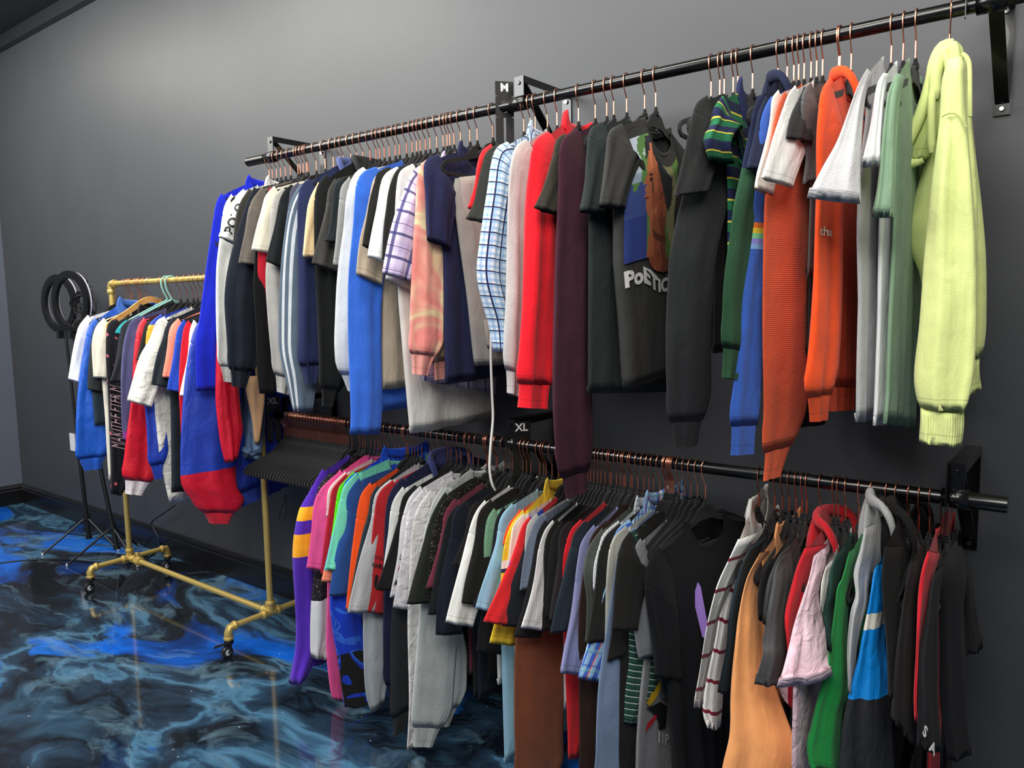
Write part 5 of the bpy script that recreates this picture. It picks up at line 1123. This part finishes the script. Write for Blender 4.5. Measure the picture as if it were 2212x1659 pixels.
# ------------------------------------------------------------------ lettering and prints
BYN = {q['name']: q for q in SHIRTS}
def on_sleeve(name, items):
    q = BYN[name]
    for it in items: sleeve_text(q, *it[:5], **(it[5] if len(it) > 5 else {}))
HP = math.pi/2
on_sleeve('white tee with lettered sleeve', [('POLO', .052, .6, .95, BLACK_INK, dict(rot=HP, bold=.001))])
on_sleeve('royal blue waffle-knit shirt', [('W', .035, .27, 1.0, BLACK_INK, dict(bold=.001))])
on_sleeve('brick red tee with lettered sleeve', [('BOLDER', .016, .60, 1.3, BLACK_INK), ('HARLEM', .022, .66, 1.3, BLACK_INK, dict(bold=.0006)), ('U', .06, .78, 1.4, BLACK_INK, dict(bold=.003))])
on_sleeve('white tee with printed sleeve lettering', [('LAS', .028, .66, 1.0, BLACK_INK), ('AN', .020, .75, 1.0, RED_INK, dict(bold=.001)), ('AM', .026, .88, 1.0, BLACK_INK, dict(bold=.001))])
on_sleeve('vivid orange hoodie', [('cha', .026, .46, 1.1, WHITE_INK, dict(bold=.0004))])
on_sleeve('black v-neck tee with white sleeve letters', [('S', .036, .88, 1.1, WHITE_INK, dict(bold=.0012, rot=-.5)), ('A', .036, .96, 1.75, WHITE_INK, dict(bold=.0012, rot=-.5))])
on_sleeve('black shirt with vertical pink lettering', [('MAKITHE FTER M', .038, .56, 1.1, simple('pink_ink', '#a88a90', .7), dict(rot=HP))])
# photo print: a generic profile portrait made of small coloured patches
pt = BYN['faded black tee with photo print']
def inside(poly, x, y):
    c = False; j = len(poly)-1
    for i in range(len(poly)):
        xi, yi = poly[i]; xj, yj = poly[j]
        if (yi > y) != (yj > y) and x < (xj-xi)*(y-yi)/(yj-yi)+xi: c = not c
        j = i
    return c
FACE = [(.34, .97), (.36, .86), (.30, .74), (.285, .66), (.26, .60), (.31, .585), (.29, .545), (.32, .53), (.30, .49), (.34, .46), (.335, .40), (.38, .33), (.45, .30), (.40, .18), (.36, .0), (.86, .0), (.80, .2), (.78, .4), (.80, .62), (.76, .78), (.62, .9), (.5, .97)]
CAP = [(.30, .80), (.34, .98), (.42, 1.0), (.62, 1.0), (.86, .88), (.90, .66), (.84, .55), (.74, .66), (.62, .80), (.50, .90), (.40, .93), (.37, .84)]
def pix(x, y):
    r = .04*math.sin(37*x+11*y)+.04*math.sin(23*y-19*x)
    if inside(CAP, x, y): return '#23262a' if y > .6 else '#1b1d20'
    if inside(FACE, x, y):
        if abs(x-.40) < .05 and abs(y-.665) < .012: return '#2a1610'
        if abs(x-.41) < .035 and abs(y-.625) < .012: return '#1e120e'
        if abs(x-.345) < .035 and abs(y-.475) < .012: return '#6a2a24'
        if abs(x-.74) < .04 and abs(y-.58) < .06: return '#a8603c'
        if .5 < x and .28 < y < .34: return '#5e2c1e'
        return '#b86a44' if x < .5+r else ('#9a4f34' if x < .66+r else '#7c3c28')
    if x < .22+r and y > .62: return '#c9d6e4' if y > .7 else '#9fb4c8'
    if x < .36 and y < .62+r: return '#3b4f8e' if y > .35 else '#2c3f86'
    if x < .4: return '#5d8a48'
    if y < .12: return '#6a4a34'
    return '#5b7a3c' if math.sin(9*x+5*y) > 0 else '#8c8a64'
NXp, NYp = 44, 64; PW, PH = .175, .29
gv, gf = subdiv_grid(PW, PH, NXp, NYp); cols = sorted({pix((i+.5)/NXp, (j+.5)/NYp) for j in range(NYp) for i in range(NXp)}); cm_ = {h: simple('print_ink_'+h[1:], h, .8) for h in cols}
fm = [cols.index(pix((i+.5)/NXp, (j+.5)/NYp)) for j in range(NYp) for i in range(NXp)]
# left part of the picture lies towards the near sleeve (a = +1), the right part towards the wall
_q0 = in_plane((1357, 420), (pt['x'], -ROD_OFF), pt['yaw'])[0]; _q1 = in_plane((1437, 420), (pt['x'], -ROD_OFF), pt['yaw'])[0]
PA0, PR0 = (_q0+_q1)/2/.18, .29; PWS = (_q0-_q1)/.175
mp_ = lambda pts, a0, r0: [pt['_body'](a0-x*PWS/.18, r0-y/.62, 1, .004) for x, y in pts]
mesh_obj('photo_print', mp_(gv, PA0, PR0), gf, None, pt['_root'], mats=[cm_[h] for h in cols], fmi=fm)
tv, tf = text_mesh('PoETiC J', .05, .0022); mesh_obj('lettering', mp_([(p[0], p[1]) for p in tv], PA0, PR0+.295), tf, WHITE_INK, pt['_root'], smooth=False)
hv = [(.016*math.sin(t)**3, .0013*(13*math.cos(t)-5*math.cos(2*t)-2*math.cos(3*t)-math.cos(4*t))) for t in np.linspace(0, 2*math.pi, 30, endpoint=False)]
mesh_obj('heart_print', [pt['_body'](PA0-(x+.075)*PWS/.18, PR0+.29-y/.62, 1, .0065) for x, y in hv], [tuple(range(30))], RED_INK, pt['_root'], smooth=False)
# bird emblem on the grey marled tee
gt = BYN['grey marled tee with bird print']
def deco(polys, q, a0, r0):
    for nm, poly, mat in polys:
        mesh_obj(nm, [q['_body'](a0-x/.18, r0-y/.66, 1, .005) for x, y in poly], [tuple(range(len(poly)))], mat, q['_root'], smooth=False)
YEL = simple('yellow_ink', '#d8b020', .7); GRI = simple('grey_ink', '#6c767c', .7)
deco([('beak_print', [(-.07, .0), (-.045, .02), (-.02, .035), (.0, .04), (-.005, .02), (-.02, .005), (-.05, -.01)], YEL), ('head_print', [(0, .055), (.02, .06), (.022, .09), (.01, .10), (.0, .08)], YEL), ('wing_print', [(-.07, -.012), (-.03, -.012), (0, -.008), (.045, -.005), (.04, -.06), (.0, -.075), (-.005, -.05), (-.03, -.03)], BLACK_INK), ('tail_print', [(-.065, -.07), (-.055, -.05), (-.02, -.035), (-.01, -.04), (-.03, -.055)], RED_INK), ('belly_print', [(.0, .0), (.035, .01), (.035, .045), (.01, .05)], GRI)], gt, .45, .62)
tv, tf = text_mesh('I I P', .04, .0012); mesh_obj('lettering', [gt['_body'](.3-p[0]/.18, .76-p[1]/.66, 1, .005) for p in tv], tf, WHITE_INK, gt['_root'], smooth=False)
# lavender tag on the black tee
bt = empty('paper_tag', on_y(1512, 1320, -.36), 0, 'narrow lavender paper tag hanging in front of the black tee', 'tag')
P4 = [(1507, 1258), (1513, 1268), (1527, 1345), (1525, 1380), (1517, 1376), (1499, 1300), (1498, 1288)]
yy = -.36; V1 = [on_y(x, y, yy)-np.array(bt.location) for x, y in P4]; V2 = [p+np.array([.0006, .0012, 0]) for p in V1]; n7 = len(P4)
mesh_obj('strip', V1+V2, [tuple(range(n7)), tuple(reversed(range(n7, 2*n7)))]+[(k, n7+k, n7+(k+1) % n7, (k+1) % n7) for k in range(n7)], simple('lavender_paper', '#9a78c8', .7), bt, smooth=False)
